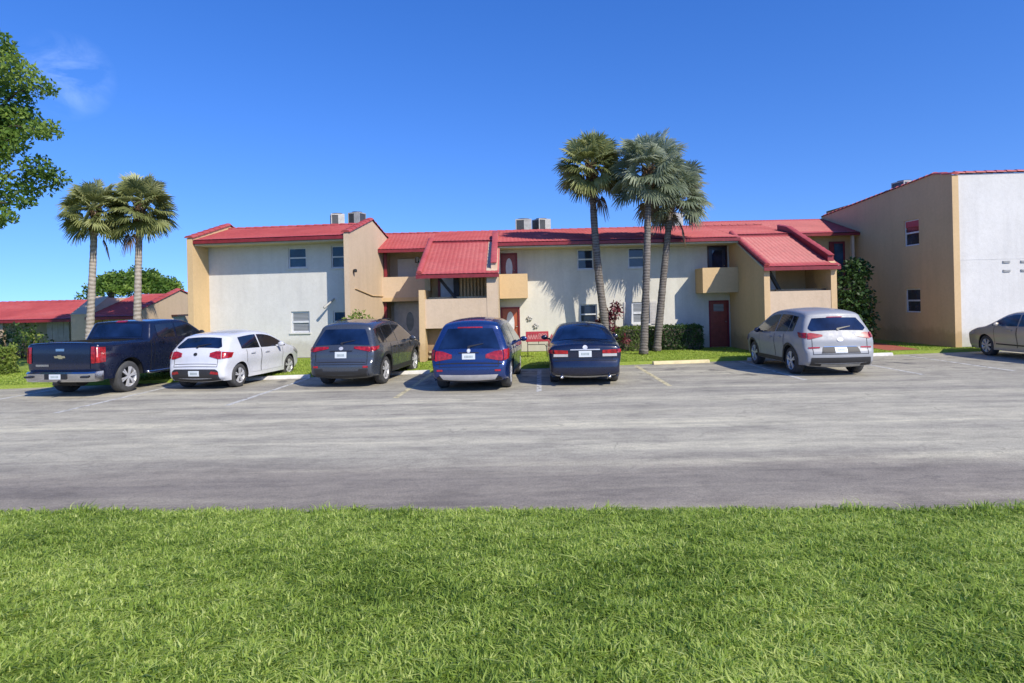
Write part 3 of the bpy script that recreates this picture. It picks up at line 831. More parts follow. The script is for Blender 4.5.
# --- white hatchback
HAT = [(0.14, 0.24), (0.03, 0.32), (0.0, 0.46), (0.02, 0.60), (0.06, 0.70), (0.08, 0.88), (0.15, 1.03), (0.33, 1.22), (0.45, 1.32), (0.50, 1.365), (0.8, 1.42), (1.5, 1.46), (2.0, 1.44), (2.4, 1.36), (2.95, 1.10), (3.2, 0.99), (3.6, 0.90), (3.92, 0.74), (4.03, 0.55), (4.03, 0.36), (3.9, 0.23)]
k = dict(prof=HAT, L=4.04, W=1.74, axles=(0.70, 3.27), wr=0.315, sill=0.23, arch=0.365, belt=0.99, tumble=0.46, handle=P_white, round=0.11)
loc, yaw = place(-8.12, 17.25, 10)
c = Car('hatchback', 'small white hatchback seen from behind, parked beside the dark pickup truck', 'car', GROUP, loc, yaw, k)
c.build_body(P_white)
c.cross_patch('rear_window', [[(-0.58, 1.06), (0.58, 1.06), (0.66, 1.10), (0.50, 1.31), (-0.50, 1.31), (-0.66, 1.10)]], M_['carglass_blue'])
c.glasshouse([(0.78, 1.62, 'side_window'), (1.68, 3.05, 'side_window')], 1.03, 0.95, 0.10, (0.3, 3.2))
c.cross_patch('windscreen', [trapz(0.64, 0.50, 1.06, 1.34, 0.01)], M_['carglass'], 0.008, 'front', 2.2, 3.1)
c.doors([(0.98, 1.65), (1.68, 2.78)], 0.34, 1.03, 0.95, (0.3, 3.2), P_white)
c.lamp('tail_light', M_['lens'], [[(0.40, 0.86), (0.62, 0.80), (0.90, 0.80), (0.90, 0.99), (0.56, 0.99), (0.40, 0.94)]], [[(0.09, 0.80), (0.30, 0.83), (0.40, 0.95), (0.15, 0.99)]])
c.lamp('reflector', M_['lens'], [[(0.44, 0.43), (0.72, 0.40), (0.72, 0.46), (0.48, 0.49)]], None, off=0.018)
c.lamp('headlight', M_['lampclear'], [rect(0.42, 0.66, 0.62, 0.74)], [[(3.5, 0.78), (3.85, 0.64), (3.88, 0.72), (3.5, 0.88)]], 'front')
c.cross_patch('grille', [rect(-0.4, 0.4, 0.36, 0.52)], M_['black'], 0.012, 'front')
c.cross_patch('lower_bumper', [[(-0.76, 0.26), (0.76, 0.26), (0.76, 0.44), (0.58, 0.54), (-0.58, 0.54), (-0.76, 0.44)]], M_['clad'], 0.010)
c.cross_patch('tailgate_crease', [rect(-0.60, 0.60, 0.655, 0.668)], M_['under'], 0.004)
c.tail_detail(0.60, 1.02, 0.62, 1.07); c.plate(0.38, 0.50, off=0.018); c.badge(0.91, 0.055, 0.035, M_['iron'])
c.mirrors(2.50, 0.98, P_white); c.wheels(5)

# --- dark pickup truck
TRK = [(0.12, 0.60), (0.05, 0.66), (0.03, 0.75), (0.04, 1.20), (0.06, 1.30), (0.12, 1.325), (0.6, 1.32), (1.2, 1.325), (1.72, 1.325), (1.80, 1.33), (1.88, 1.50), (2.0, 1.76), (2.10, 1.79), (2.6, 1.815), (3.2, 1.81), (3.55, 1.74), (4.05, 1.45), (4.25, 1.31), (4.6, 1.28), (5.4, 1.20), (5.66, 1.10), (5.74, 0.85), (5.74, 0.62), (5.6, 0.42)]
k = dict(prof=TRK, L=5.75, W=2.02, axles=(1.08, 4.73), wr=0.40, sill=0.42, arch=0.50, belt=1.30, tumble=0.30, handle=P_truck, pr=0.02, pf=0.10, bed=(0.16, 1.66), bedz=1.32, round=0.06, bulge=0.03, tw=0.135, crease=0.6, rimratio=0.66)
loc, yaw = place(-10.92, 16.75, 9)
c = Car('pickup_truck', 'dark blue four door pickup truck with chrome rear bumper, leftmost vehicle of the row', 'pickup truck', GROUP, loc, yaw, k)
c.build_body(P_truck)
c.cross_patch('rear_window', [trapz(0.74, 0.66, 1.38, 1.72, 0.01)], M_['carglass_blue'], 0.008, 'rear', 1.78, 2.2)
c.cross_patch('brake_light', [rect(-0.16, 0.16, 1.755, 1.785)], M_['lens'], 0.016, 'rear', 1.78, 2.3)
c.glasshouse([(2.14, 2.84, 'side_window'), (2.92, 4.15, 'side_window')], 1.36, 1.30, 0.10, (2, 4.2))
c.cross_patch('windscreen', [trapz(0.78, 0.66, 1.36, 1.71, 0.01)], M_['carglass'], 0.008, 'front', 3.3, 4.3)
c.doors([(1.98, 2.86), (2.90, 3.98)], 0.56, 1.36, 1.30, (2, 4.2), P_truck)
c.side_patch('cab_gap', [rect(1.83, 1.85, 0.45, 1.30)], M_['under'], 0.008)
tg = c.cross_patch('tailgate', [rect(-0.80, 0.80, 0.70, 1.285)], P_truck, 0.014)
c.cross_patch('tailgate_handle', [rect(-0.12, 0.12, 1.14, 1.20)], M_['chrome'], 0.024, parent=tg)
c.cross_patch('emblem', [[(-0.15, 0.975), (-0.05, 0.975), (-0.035, 0.955), (0.075, 0.955), (0.06, 0.975), (0.15, 0.975), (0.13, 1.025), (0.045, 1.025), (0.03, 1.045), (-0.08, 1.045), (-0.065, 1.025), (-0.17, 1.025)]], M_['gold'], 0.024, parent=tg, step=0.3)
c.cross_patch('model_badge', [rect(-0.70, -0.32, 0.77, 0.82)], M_['chrome'], 0.022, parent=tg)
c.lamp('tail_light', M_['lens'], [rect(0.83, 0.99, 0.84, 1.24)], [[(0.045, 0.84), (0.26, 0.86), (0.26, 1.22), (0.05, 1.24)]], off=0.016)
c.lamp('headlight', M_['lampclear'], [rect(0.55, 0.85, 0.85, 1.05)], [[(5.3, 0.9), (5.6, 0.86), (5.6, 1.05), (5.3, 1.1)]], 'front')
c.cross_patch('grille', [rect(-0.6, 0.6, 0.7, 1.05)], M_['chrome'], 0.012, 'front')
b = MB(); hwb = 0.99
pts = [(-hwb, 0.16, 0), (-hwb + 0.03, -0.03, 0), (-0.80, -0.12, 0), (-0.36, -0.15, 0), (0.36, -0.15, 0), (0.80, -0.12, 0), (hwb - 0.03, -0.03, 0), (hwb, 0.16, 0)]
V = []; F = []
for x, y, _ in pts:
    for zz, dy in ((0.40, 0.03), (0.46, 0), (0.60, 0), (0.64, 0.05), (0.64, 0.25), (0.40, 0.25)):
        V.append((x, y - 1.08 + dy if dy < 0.2 else 0.16 - 1.08 + 0.05, zz))
for i in range(7):
    for j in range(5): F.append((i * 6 + j, i * 6 + j + 1, (i + 1) * 6 + j + 1, (i + 1) * 6 + j))
F += [tuple(range(6)), tuple(42 + j for j in range(5, -1, -1))]
b.add(V, F); bp = b.build('rear_bumper', M_['chrome'], c.root, world=False, smooth=True, weld=0.0005, autosmooth=30)
MB().box(-0.30, 0.30, -1.255, -1.225, 0.47, 0.60).build('step_pad', M_['black'], bp, world=False)
pl = MB().box(-0.155, 0.155, -1.268, -1.257, 0.475, 0.595).build('licence_plate', M_['plate'], c.root, world=False)
m = MB()
for i in (-2.5, -1.5, -.5, .5, 1.5, 2.5): m.box(i * 0.036 - 0.011, i * 0.036 + 0.011, -1.272, -1.269, 0.51, 0.56)
m.build('plate_print', M_['platetext'], pl, world=False)
for sg in (-1, 1): MB().box(sg * 0.78 - 0.10, sg * 0.78 + 0.10, -1.245, -1.19, 0.50, 0.545).build('bumper_step', M_['black'], bp, world=False)
MB().tube([(0, -1.1, 0.36), (0, -1.30, 0.36)], 0.035, 8).build('tow_hitch', M_['black'], c.root, world=False)
MB().tube([(-0.75, 0, 0.40), (0.75, 0, 0.40)], [0.06, 0.06], 10).build('rear_axle', M_['under'], c.root, world=False)
MB().tube([(-0.3, -0.75, 0.55), (0.3, -0.75, 0.55)], [0.30, 0.30], 16).build('spare_wheel', M_['under'], c.root, world=False)
for sg in (-1, 1): MB().tube([(sg * 0.98, 0.62, 0.46), (sg * 1.0, 0.72, 0.44), (sg * 1.0, 2.95, 0.44), (sg * 0.98, 3.05, 0.46)], 0.04, 10).build('side_step', M_['chrome'], c.root, world=False, smooth=True)
c.arch_trim(P_truck, 0.04); c.mirrors(3.85, 1.36, M_['black']); c.wheels(6)

# --- beige sedan at the right edge of the photograph, nose to the left
k = dict(prof=SED, L=4.85, W=1.80, axles=(1.05, 3.79), wr=0.335, sill=0.22, arch=0.375, belt=0.96, tumble=0.42, handle=P_gold)
loc, yaw = place(16.22, 18.15, 2)
c = Car('sedan', 'beige sedan parked in front of the white end wall of the tall building', 'car', GROUP, loc, yaw, k)
c.build_body(P_gold)
c.cross_patch('rear_window', [trapz(0.64, 0.50, 1.075, 1.38, 0.01)], M_['carglass_blue'], 0.008, 'rear', 0.6, 1.6)
c.glasshouse([(1.30, 1.62, 'side_window'), (1.66, 2.36, 'side_window'), (2.42, 3.65, 'side_window')], 1.03, 0.98, 0.10, mt=M_['glassteal'])
c.cross_patch('windscreen', [trapz(0.66, 0.52, 1.08, 1.38, 0.01)], M_['glassteal'], 0.008, 'front', 2.8, 3.7)
c.doors([(1.42, 2.38), (2.42, 3.35)], 0.34, 1.03, 0.98, (0.3, 4.0), P_gold)
c.lamp('tail_light', M_['lens'], [rect(0.42, 0.82, 0.80, 0.9)], [[(0.05, 0.80), (0.30, 0.84), (0.32, 0.90), (0.06, 0.90)]])
c.lamp('headlight', M_['lampclear'], [rect(0.45, 0.70, 0.60, 0.72)], [[(4.3, 0.70), (4.62, 0.62), (4.68, 0.72), (4.3, 0.82)]], 'front')
c.cross_patch('grille', [rect(-0.35, 0.35, 0.45, 0.68)], M_['black'], 0.012, 'front')
c.side_patch('sill_strip', [rect(1.55, 3.3, 0.40, 0.44)], M_['clad'], 0.012)
c.mirrors(3.1, 1.0, P_gold); c.wheels(7)
# ------------------------------------------------------------------ building helpers
def local(root):
    """maps the thing's own axes to the world"""
    M = WM[root.name]
    return lambda x, y, z: tuple(M @ Vector((x, y, z)))

def wall(m, x0, x1, z0, z1, y, holes=(), depth=0.12):
    """wall in the xz plane facing -y with rectangular openings and their reveals"""
    xs = sorted({x0, x1, *[h[0] for h in holes], *[h[1] for h in holes]}); zs = sorted({z0, z1, *[h[2] for h in holes], *[h[3] for h in holes]})
    for i in range(len(xs) - 1):
        for j in range(len(zs) - 1):
            cx, cz = (xs[i] + xs[i + 1]) / 2, (zs[j] + zs[j + 1]) / 2
            if any(h[0] < cx < h[1] and h[2] < cz < h[3] for h in holes): continue
            m.quad((xs[i], y, zs[j]), (xs[i + 1], y, zs[j]), (xs[i + 1], y, zs[j + 1]), (xs[i], y, zs[j + 1]))
    for a, b, c, d in holes:
        y2 = y + depth
        m.quad((a, y, c), (a, y, d), (a, y2, d), (a, y2, c)); m.quad((b, y, c), (b, y2, c), (b, y2, d), (b, y, d))
        m.quad((a, y, d), (b, y, d), (b, y2, d), (a, y2, d)); m.quad((a, y, c), (a, y2, c), (b, y2, c), (b, y, c))
    return m

def wall_thick(m, x0, x1, z0, z1, y, yback):
    m.quad((x0, yback, z0), (x0, yback, z1), (x1, yback, z1), (x1, yback, z0))
    m.quad((x0, y, z1), (x1, y, z1), (x1, yback, z1), (x0, yback, z1))

def window(root, x0, x1, z0, z1, y, gm=None, fm=None, sill=True, fw=0.045):
    """double hung window set back in its opening: frame, meeting rail, two panes, sill"""
    gm = gm or M_['glass']; fm = fm or M_['winframe']
    m = MB(); ya, yb = y + 0.05, y + 0.11; zm = (z0 + z1) / 2
    m.box(x0 + .002, x0 + fw, ya, yb, z0 + .002, z1 - .002); m.box(x1 - fw, x1 - .002, ya, yb, z0 + .002, z1 - .002)
    m.box(x0 + fw, x1 - fw, ya, yb, z0 + .002, z0 + fw); m.box(x0 + fw, x1 - fw, ya, yb, z1 - fw, z1 - .002)
    m.box(x0 + fw, x1 - fw, ya - .01, yb, zm - fw * .6, zm + fw * .6)
    f = m.build('window', fm, root, world=False)
    p = MB()
    p.box(x0 + fw, x1 - fw, ya + .035, ya + .04, z0 + fw, zm - fw * .6); p.box(x0 + fw, x1 - fw, ya + .022, ya + .027, zm + fw * .6, z1 - fw)
    p.build('pane', gm, f, world=False)
    if sill: MB().box(x0 - .05, x1 + .05, y - .05, y + .04, z0 - .06, z0 - .003).build('window_sill', M_['white'], f, world=False)
    return f

def door(root, x0, x1, z0, z1, y, dm, fm, glass=None, gm=None, oval=False):
    m = MB(); fw = 0.06; ya, yb = y + .04, y + .115
    m.box(x0 + .002, x0 + fw, ya - .06, yb, z0, z1 - .002); m.box(x1 - fw, x1 - .002, ya - .06, yb, z0, z1 - .002); m.box(x0 + fw, x1 - fw, ya - .06, yb, z1 - fw, z1 - .002)
    f = m.build('door_frame', fm, root, world=False)
    d = MB(); d.box(x0 + fw, x1 - fw, ya, yb - .02, z0 + .01, z1 - fw)
    w = x1 - x0 - 2 * fw; cx = (x0 + x1) / 2
    for sx in (-1, 1):
        for a, b in ((0.10, 0.42), (0.5, 0.78)):
            if oval: continue
            px0, px1 = sorted((cx + sx * w * .08, cx + sx * w * .40))
            d.box(px0, px1, ya - .012, ya, z0 + (z1 - z0) * a, z0 + (z1 - z0) * b)
    dd = d.build('door', dm, root, world=False, bevel=0.006)
    MB().lathe_z([(-.02, .005), (-.015, .03), (.015, .03), (.02, .005)], x1 - fw - .07, ya - .05, z0 + 1.0, 10).build('handle', M_['chrome'], dd, world=False, smooth=True)
    if glass:
        a, b, c, e = glass; g = MB()
        if oval:
            A = np.linspace(0, 2 * pi, 24, endpoint=False); q = [((a + b) / 2 + (b - a) / 2 * cos(t), (c + e) / 2 + (e - c) / 2 * sin(t)) for t in A]
            v = [(x, ya - .012, z) for x, z in q] + [(x, ya + .002, z) for x, z in q]
            g.add(v, [tuple(range(23, -1, -1))] + [(i, (i + 1) % 24, (i + 1) % 24 + 24, i + 24) for i in range(24)])
        else: g.box(a, b, ya - .016, ya - .002, c, e)
        g.build('door_glass', gm or M_['glass'], dd, world=False)
    return dd

def roof_sheet(root, name, x0, x1, y0, z0, y1, z1, mt=None, pitch=0.15, amp=0.0045, thick=0.12, xb0=None, xb1=None, sub=None):
    """barrel tiled roof plane: eave at (y0,z0), ridge at (y1,z1), running along x, with stepped courses"""
    xb0 = x0 if xb0 is None else xb0; xb1 = x1 if xb1 is None else xb1
    W = x1 - x0; n = max(2, int(W / pitch)); nx = n * 6 + 1
    L = math.hypot(y1 - y0, z1 - z0); rows = max(2, int(L / 0.42))
    u = np.linspace(0, 1, nx)
    wave = np.abs(np.sin(u * n * pi)) ** 0.8 * amp * 2
    ty, tz = (y1 - y0) / L, (z1 - z0) / L; ny, nz = -tz, ty
    V = []; 
    for r in range(rows):
        for e, lift in ((0, 0.010), (1, 0.0)):
            t = (r + e) / rows
            h = wave + lift
            xx = (x0 + (xb0 - x0) * t) + u * ((x1 + (xb1 - x1) * t) - (x0 + (xb0 - x0) * t))
            jit = 0
            V.append(np.stack([xx, y0 + ty * L * t + ny * h, z0 + tz * L * t + nz * h], 1))
    V = np.concatenate(V); R_ = rows * 2
    i, j = np.meshgrid(np.arange(R_ - 1), np.arange(nx - 1), indexing='ij')
    a = (i * nx + j).ravel()
    F = np.stack([a, a + 1, a + nx + 1, a + nx], 1)
    M = np.array(WM[root.name]); V = V @ M[:3, :3].T + M[:3, 3]
    o = np_mesh(name, V, F, mt or M_['roof'], root)
    # eave board and the closed underside
    m = MB()
    zz = z0 - 0.012
    m.hexa([(x0, y0 + .01, zz - thick), (x1, y0 + .01, zz - thick), (x1, y0 + .06, zz - thick), (x0, y0 + .06, zz - thick), (x0, y0 + .01, zz), (x1, y0 + .01, zz), (x1, y0 + .06, zz + .01), (x0, y0 + .06, zz + .01)])
    m.build('fascia', M_['maroon'], o, world=False)
    m = MB()
    k = thick * 0.75
    m.hexa([(x0, y0 + .065, z0 - k), (x1, y0 + .065, z0 - k), (xb1, y1, z1 - k), (xb0, y1, z1 - k), (x0, y0 + .065, z0 - .02), (x1, y0 + .065, z0 - .02), (xb1, y1, z1 - .03), (xb0, y1, z1 - .03)])
    m.build('roof_deck', M_['cream'], o, world=False)
    return o

def ridge_cap(root, name, pts, w=0.26, h=0.09, parent=None, mt=None, side='z'):
    """row of half round cap tiles along a line"""
    m = MB(); P = [Vector(p) for p in pts]
    for a, b in zip(P[:-1], P[1:]):
        L = (b - a).length; n = max(1, int(L / 0.36)); d = (b - a) / n
        t = d.normalized(); s_ = t.cross(Vector((0, 0, 1))).normalized(); up = s_.cross(t)
        for i in range(n):
            p0 = a + d * i; p1 = a + d * (i + 1.06)
            V = []
            for p, sc, lift in ((p0, 1.0, 0.014), (p1, 0.88, 0.0)):
                for q in range(9):
                    A = pi * q / 8
                    V.append(p + s_ * (cos(A) * w / 2 * sc) + up * (sin(A) * h * sc + lift))
            m.add(V, [(q, q + 1, q + 10, q + 9) for q in range(8)] + [tuple(range(8, -1, -1)), tuple(range(9, 18))])
    return m.build(name, mt or M_['roof'], parent or root, world=False)

def fin_wall(root, name, x0, x1, poly, mt, cap=None, capmat=True, parent=None):
    o = MB().prism_x(poly, x0, x1).build(name, mt, parent or root, world=False)
    if cap: ridge_cap(root, 'wall_cap', [((x0 + x1) / 2, y, z) for y, z in cap], abs(x1 - x0) + 0.14, 0.09, o)
    return o

# ------------------------------------------------------------------ left apartment block (own axes: x along the front, y into the block)
Lb = thing('apartment_block', 'white two storey apartment block with tan end walls, behind the white hatchback', 'building', (-5.97, 23.6, LAWN), R(-7))
z_ = -LAWN
holes = [(-2.88, -2.14, 3.62 + z_, 4.40 + z_), (-1.13, -0.33, 3.57 + z_, 4.43 + z_), (-2.82, -2.06, 1.10 + z_, 1.92 + z_), (-1.10, -0.33, 1.10 + z_, 1.90 + z_)]
m = MB(); wall(m, -6.2, -0.2, 0, 4.75, 1.05, holes); wall_thick(m, -6.2, -0.2, 0, 4.75, 1.05, 6.3)
m.build('front_wall', M_['white'], Lb, world=False)
window(Lb, *holes[0], 1.05, M_['glassteal']); window(Lb, *holes[1], 1.05, M_['glassteal']); window(Lb, *holes[2], 1.05, M_['blinds'], fw=0.06); window(Lb, *holes[3], 1.05, M_['glassteal'])
MB().box(-6.18, -0.21, 0.12, 1.048, 4.40, 4.46).build('soffit', M_['cream'], Lb, world=False)
prof = [(0, 0), (6.5, 0), (6.5, 4.35), (2.6, 5.46), (0, 4.68)]
fin_wall(Lb, 'end_wall', -0.2, 0.0, prof, M_['tan_lite'], [(-0.04, 4.68), (2.6, 5.47), (6.5, 4.36)])
fin_wall(Lb, 'end_wall', -6.42, -6.2, prof, M_['tan'], [(-0.04, 4.68), (2.6, 5.47), (6.5, 4.36)])
roof_sheet(Lb, 'roof', -6.19, -0.21, 0.02, 4.60, 2.6, 5.32)
r2 = MB().hexa([(-6.19, 2.6, 5.0), (-0.21, 2.6, 5.0), (-0.21, 6.4, 5.0), (-6.19, 6.4, 5.0), (-6.19, 2.62, 5.25), (-0.21, 2.62, 5.25), (-0.21, 6.4, 5.1), (-6.19, 6.4, 5.1)]).build('flat_roof', M_['cream'], Lb, world=False)
ridge_cap(Lb, 'ridge_tiles', [(-6.19, 2.62, 5.30), (-0.21, 2.62, 5.30)], 0.3, 0.07)
MB().tube([(0.03, 0.5, 2.62), (0.03, 2.4, 2.36), (0.03, 4.3, 2.34)], 0.02, 8).build('conduit', M_['tan'], Lb, world=False)
MB().lathe_z([(-.06, .03), (-.04, .07), (.05, .07), (.07, .02)], 0.09, 0.35, 3.28, 12).build('wall_lamp', M_['iron'], Lb, world=False)
m = MB(); m.tube([(-1.05, 1.04, 2.26), (-1.1, 0.80, 2.12), (-1.28, 0.62, 1.92)], [0.035, 0.035, 0.06], 10); m.build('flood_light', M_['metalgrey'], Lb, world=False)

# ------------------------------------------------------------------ central building (own axes = world axes shifted)
Cb = thing('apartment_building', 'long two storey apartment building with red tile roof and two stair wings, behind the palms', 'building', (0, 25.5, LAWN))
Y = lambda d: d - 25.5
Z = lambda z: z - LAWN
W1 = (2.64, 3.29, Z(3.34), Z(4.13)); W2 = (4.67, 5.32, Z(3.36), Z(4.15)); DU = (7.82, 8.61, Z(2.36), Z(4.16)); DD = (7.83, 8.63, 0.0, Z(1.98))
UL = (-0.42, 0.25, Z(2.36), Z(4.05)); LL = (-0.46, 0.30, 0.0, Z(1.90)); W3 = (2.70, 3.38, Z(1.14), Z(1.94)); W4 = (4.76, 5.46, Z(1.12), Z(1.98))
m = MB(); wall(m, -0.48, 8.9, 0, Z(4.32), 0, [W1, W2, DU, DD, UL, LL, W3, W4]); wall_thick(m, -0.48, 8.9, 0, Z(4.32), 0, 9)
m.build('front_wall', M_['offwhite'], Cb, world=False)
window(Cb, *W1, 0); window(Cb, *W2, 0); window(Cb, *W3, 0, M_['glass']); window(Cb, *W4, 0, M_['blinds'], fw=0.07)
sh = MB()
for a in (4.44, 5.48):
    sh = MB().box(a, a + 0.29, -0.04, -0.003, Z(1.10), Z(2.0))
    for i in range(14): sh.box(a + .035, a + .255, -0.052, -0.041, Z(1.14) + i * 0.06, Z(1.175) + i * 0.06)
    sh.build('shutter', M_['greydoor'], Cb, world=False)
door(Cb, *DU, 0, M_['bluedoor'], M_['darkframe'], (8.02, 8.41, Z(2.9), Z(3.98)), M_['carglass_blue'])
door(Cb, *DD, 0, M_['reddoor'], M_['maroon'], (8.03, 8.43, Z(1.55), Z(1.83)), M_['blinds'])
door(Cb, *UL, 0, M_['reddoor'], M_['maroon'], (-0.22, 0.05, Z(3.05), Z(3.85)), M_['winframe'], True)
door(Cb, *LL, 0, M_['orangedoor'], M_['maroon'], (-0.24, 0.08, Z(0.75), Z(1.72)), M_['winframe'], True)
def balcony(x0, x1, z0, z1, d0):
    m = MB()
    m.box(x0, x1, Y(d0), Y(d0) + .12, Z(z0), Z(z1)); m.box(x0, x0 + .12, Y(d0) + .12, -.002, Z(z0), Z(z1)); m.box(x1 - .12, x1, Y(d0) + .12, -.002, Z(z0), Z(z1))
    b = m.build('balcony', M_['tan'], Cb, world=False)
    MB().box(x0 + .121, x1 - .121, Y(d0) + .121, -.002, Z(z0) + .01, Z(z0) + .14).build('balcony_floor', M_['cream'], b, world=False)
balcony(7.32, 8.675, 2.28, 3.24, 24.5)
balcony(-0.47, 0.62, 2.24, 3.18, 24.6)
for x, zz in ((0.68, 1.42), (0.93, 1.12)):
    m = MB()
    for a in range(5): m.tube([(x, -.02, Z(zz)), (x + .11 * cos(a * 1.257 + .4), -.03, Z(zz) + .10 * sin(a * 1.257 + .4))], [.02, .045], 8)
    m.build('wall_ornament', M_['metalgrey'], Cb, world=False, smooth=True)
roof_sheet(Cb, 'roof', -0.50, 8.70, Y(24.2), Z(4.36), Y(28.8), Z(5.32))
MB().box(-0.48, 8.67, Y(24.28), -.003, Z(4.16), Z(4.21)).build('soffit', M_['cream'], Cb, world=False)
roof_sheet(Cb, 'roof', -3.2, -0.51, Y(25.0), Z(4.527), Y(28.8), Z(5.32))
roof_sheet(Cb, 'roof', 8.71, 11.2, Y(25.0), Z(4.527), Y(28.8), Z(5.32))
roof_sheet(Cb, 'roof', -5.75, -3.21, Y(26.8), Z(4.42), Y(28.8), Z(5.30))
roof_sheet(Cb, 'roof', 9.0, 15.79, Y(28.9), Z(4.90), Y(32.4), Z(5.95))
ridge_cap(Cb, 'ridge_tiles', [(-6.0, Y(28.82), Z(5.28)), (11.3, Y(28.82), Z(5.32))], 0.24, 0.05)
MB().box(-6.0, 11.3, Y(28.95), Y(36), Z(4.9), Z(5.15)).build('flat_roof', M_['cream'], Cb, world=False)
# left open corridor between the block's gable and the left stair wing
m = MB(); wall(m, -6.6, -3.0, 0, Z(4.5), Y(28.4)); m.build('corridor_wall', M_['tan_lite'], Cb, world=False)
MB().box(-5.7, -3.22, Y(27.3), Y(28.39), Z(2.22), Z(2.36)).build('corridor_floor', M_['cream'], Cb, world=False)
pb = MB().box(-5.7, -3.22, Y(27.28), Y(27.42), Z(2.361), Z(3.28)).build('corridor_parapet', M_['tan_lite'], Cb, world=False)
MB().box(-5.7, -3.22, Y(27.24), Y(27.275), Z(2.24), Z(2.40)).build('parapet_ledge', M_['tan'], pb, world=False)
MB().box(-5.46, -5.34, Y(27.45), Y(27.6), Z(3.0), Z(4.42)).build('corridor_post', M_['maroon'], Cb, world=False)
MB().box(-5.52, -5.38, Y(27.45), Y(27.6), 0, Z(2.21)).build('corridor_post', M_['maroon'], Cb, world=False)
MB().box(-5.2, -3.25, Y(28.2), Y(28.39), 0, Z(2.20)).build('corridor_panel', M_['greydoor'], Cb, world=False)
dd = MB().box(-4.95, -4.05, Y(28.15), Y(28.197), 0.01, Z(2.08)).build('door', M_['greydoor'], Cb, world=False)
A = np.linspace(0, 2 * pi, 20, endpoint=False)
g = MB(); q = [(-4.5 + .17 * cos(t), Y(28.145), Z(1.35) + .42 * sin(t)) for t in A]; g.add(q, [tuple(range(19, -1, -1))]); g.build('door_glass', M_['blinds'], dd, world=False)
MB().box(-5.0, -3.4, Y(28.2), Y(28.39), Z(2.37), Z(4.1)).build('corridor_panel', M_['white'], Cb, world=False)
MB().lathe_z([(-.12, .03), (-.1, .09), (.1, .09), (.13, .02)], -3.95, Y(26.9), Z(3.95), 12).build('hanging_lamp', M_['iron'], Cb, world=False)
# right open corridor
m = MB(); wall(m, 11.2, 15.8, 0, Z(4.95), Y(29.6)); wall(m, 10.9, 15.75, Z(4.9), Z(5.6), Y(32.45)); m.build('corridor_wall', M_['tan'], Cb, world=False)
MB().box(15.45, 15.57, Y(29.0), Y(29.12), 0, Z(4.8)).build('corridor_post', M_['tan_lite'], Cb, world=False)
dd = MB().box(14.7, 15.4, Y(29.5), Y(29.59), Z(2.6), Z(4.55)).build('door', M_['maroon'], Cb, world=False)
MB().box(14.9, 15.3, Y(29.48), Y(29.498), Z(2.8), Z(4.45)).build('door_glass', M_['glassteal'], dd, world=False)

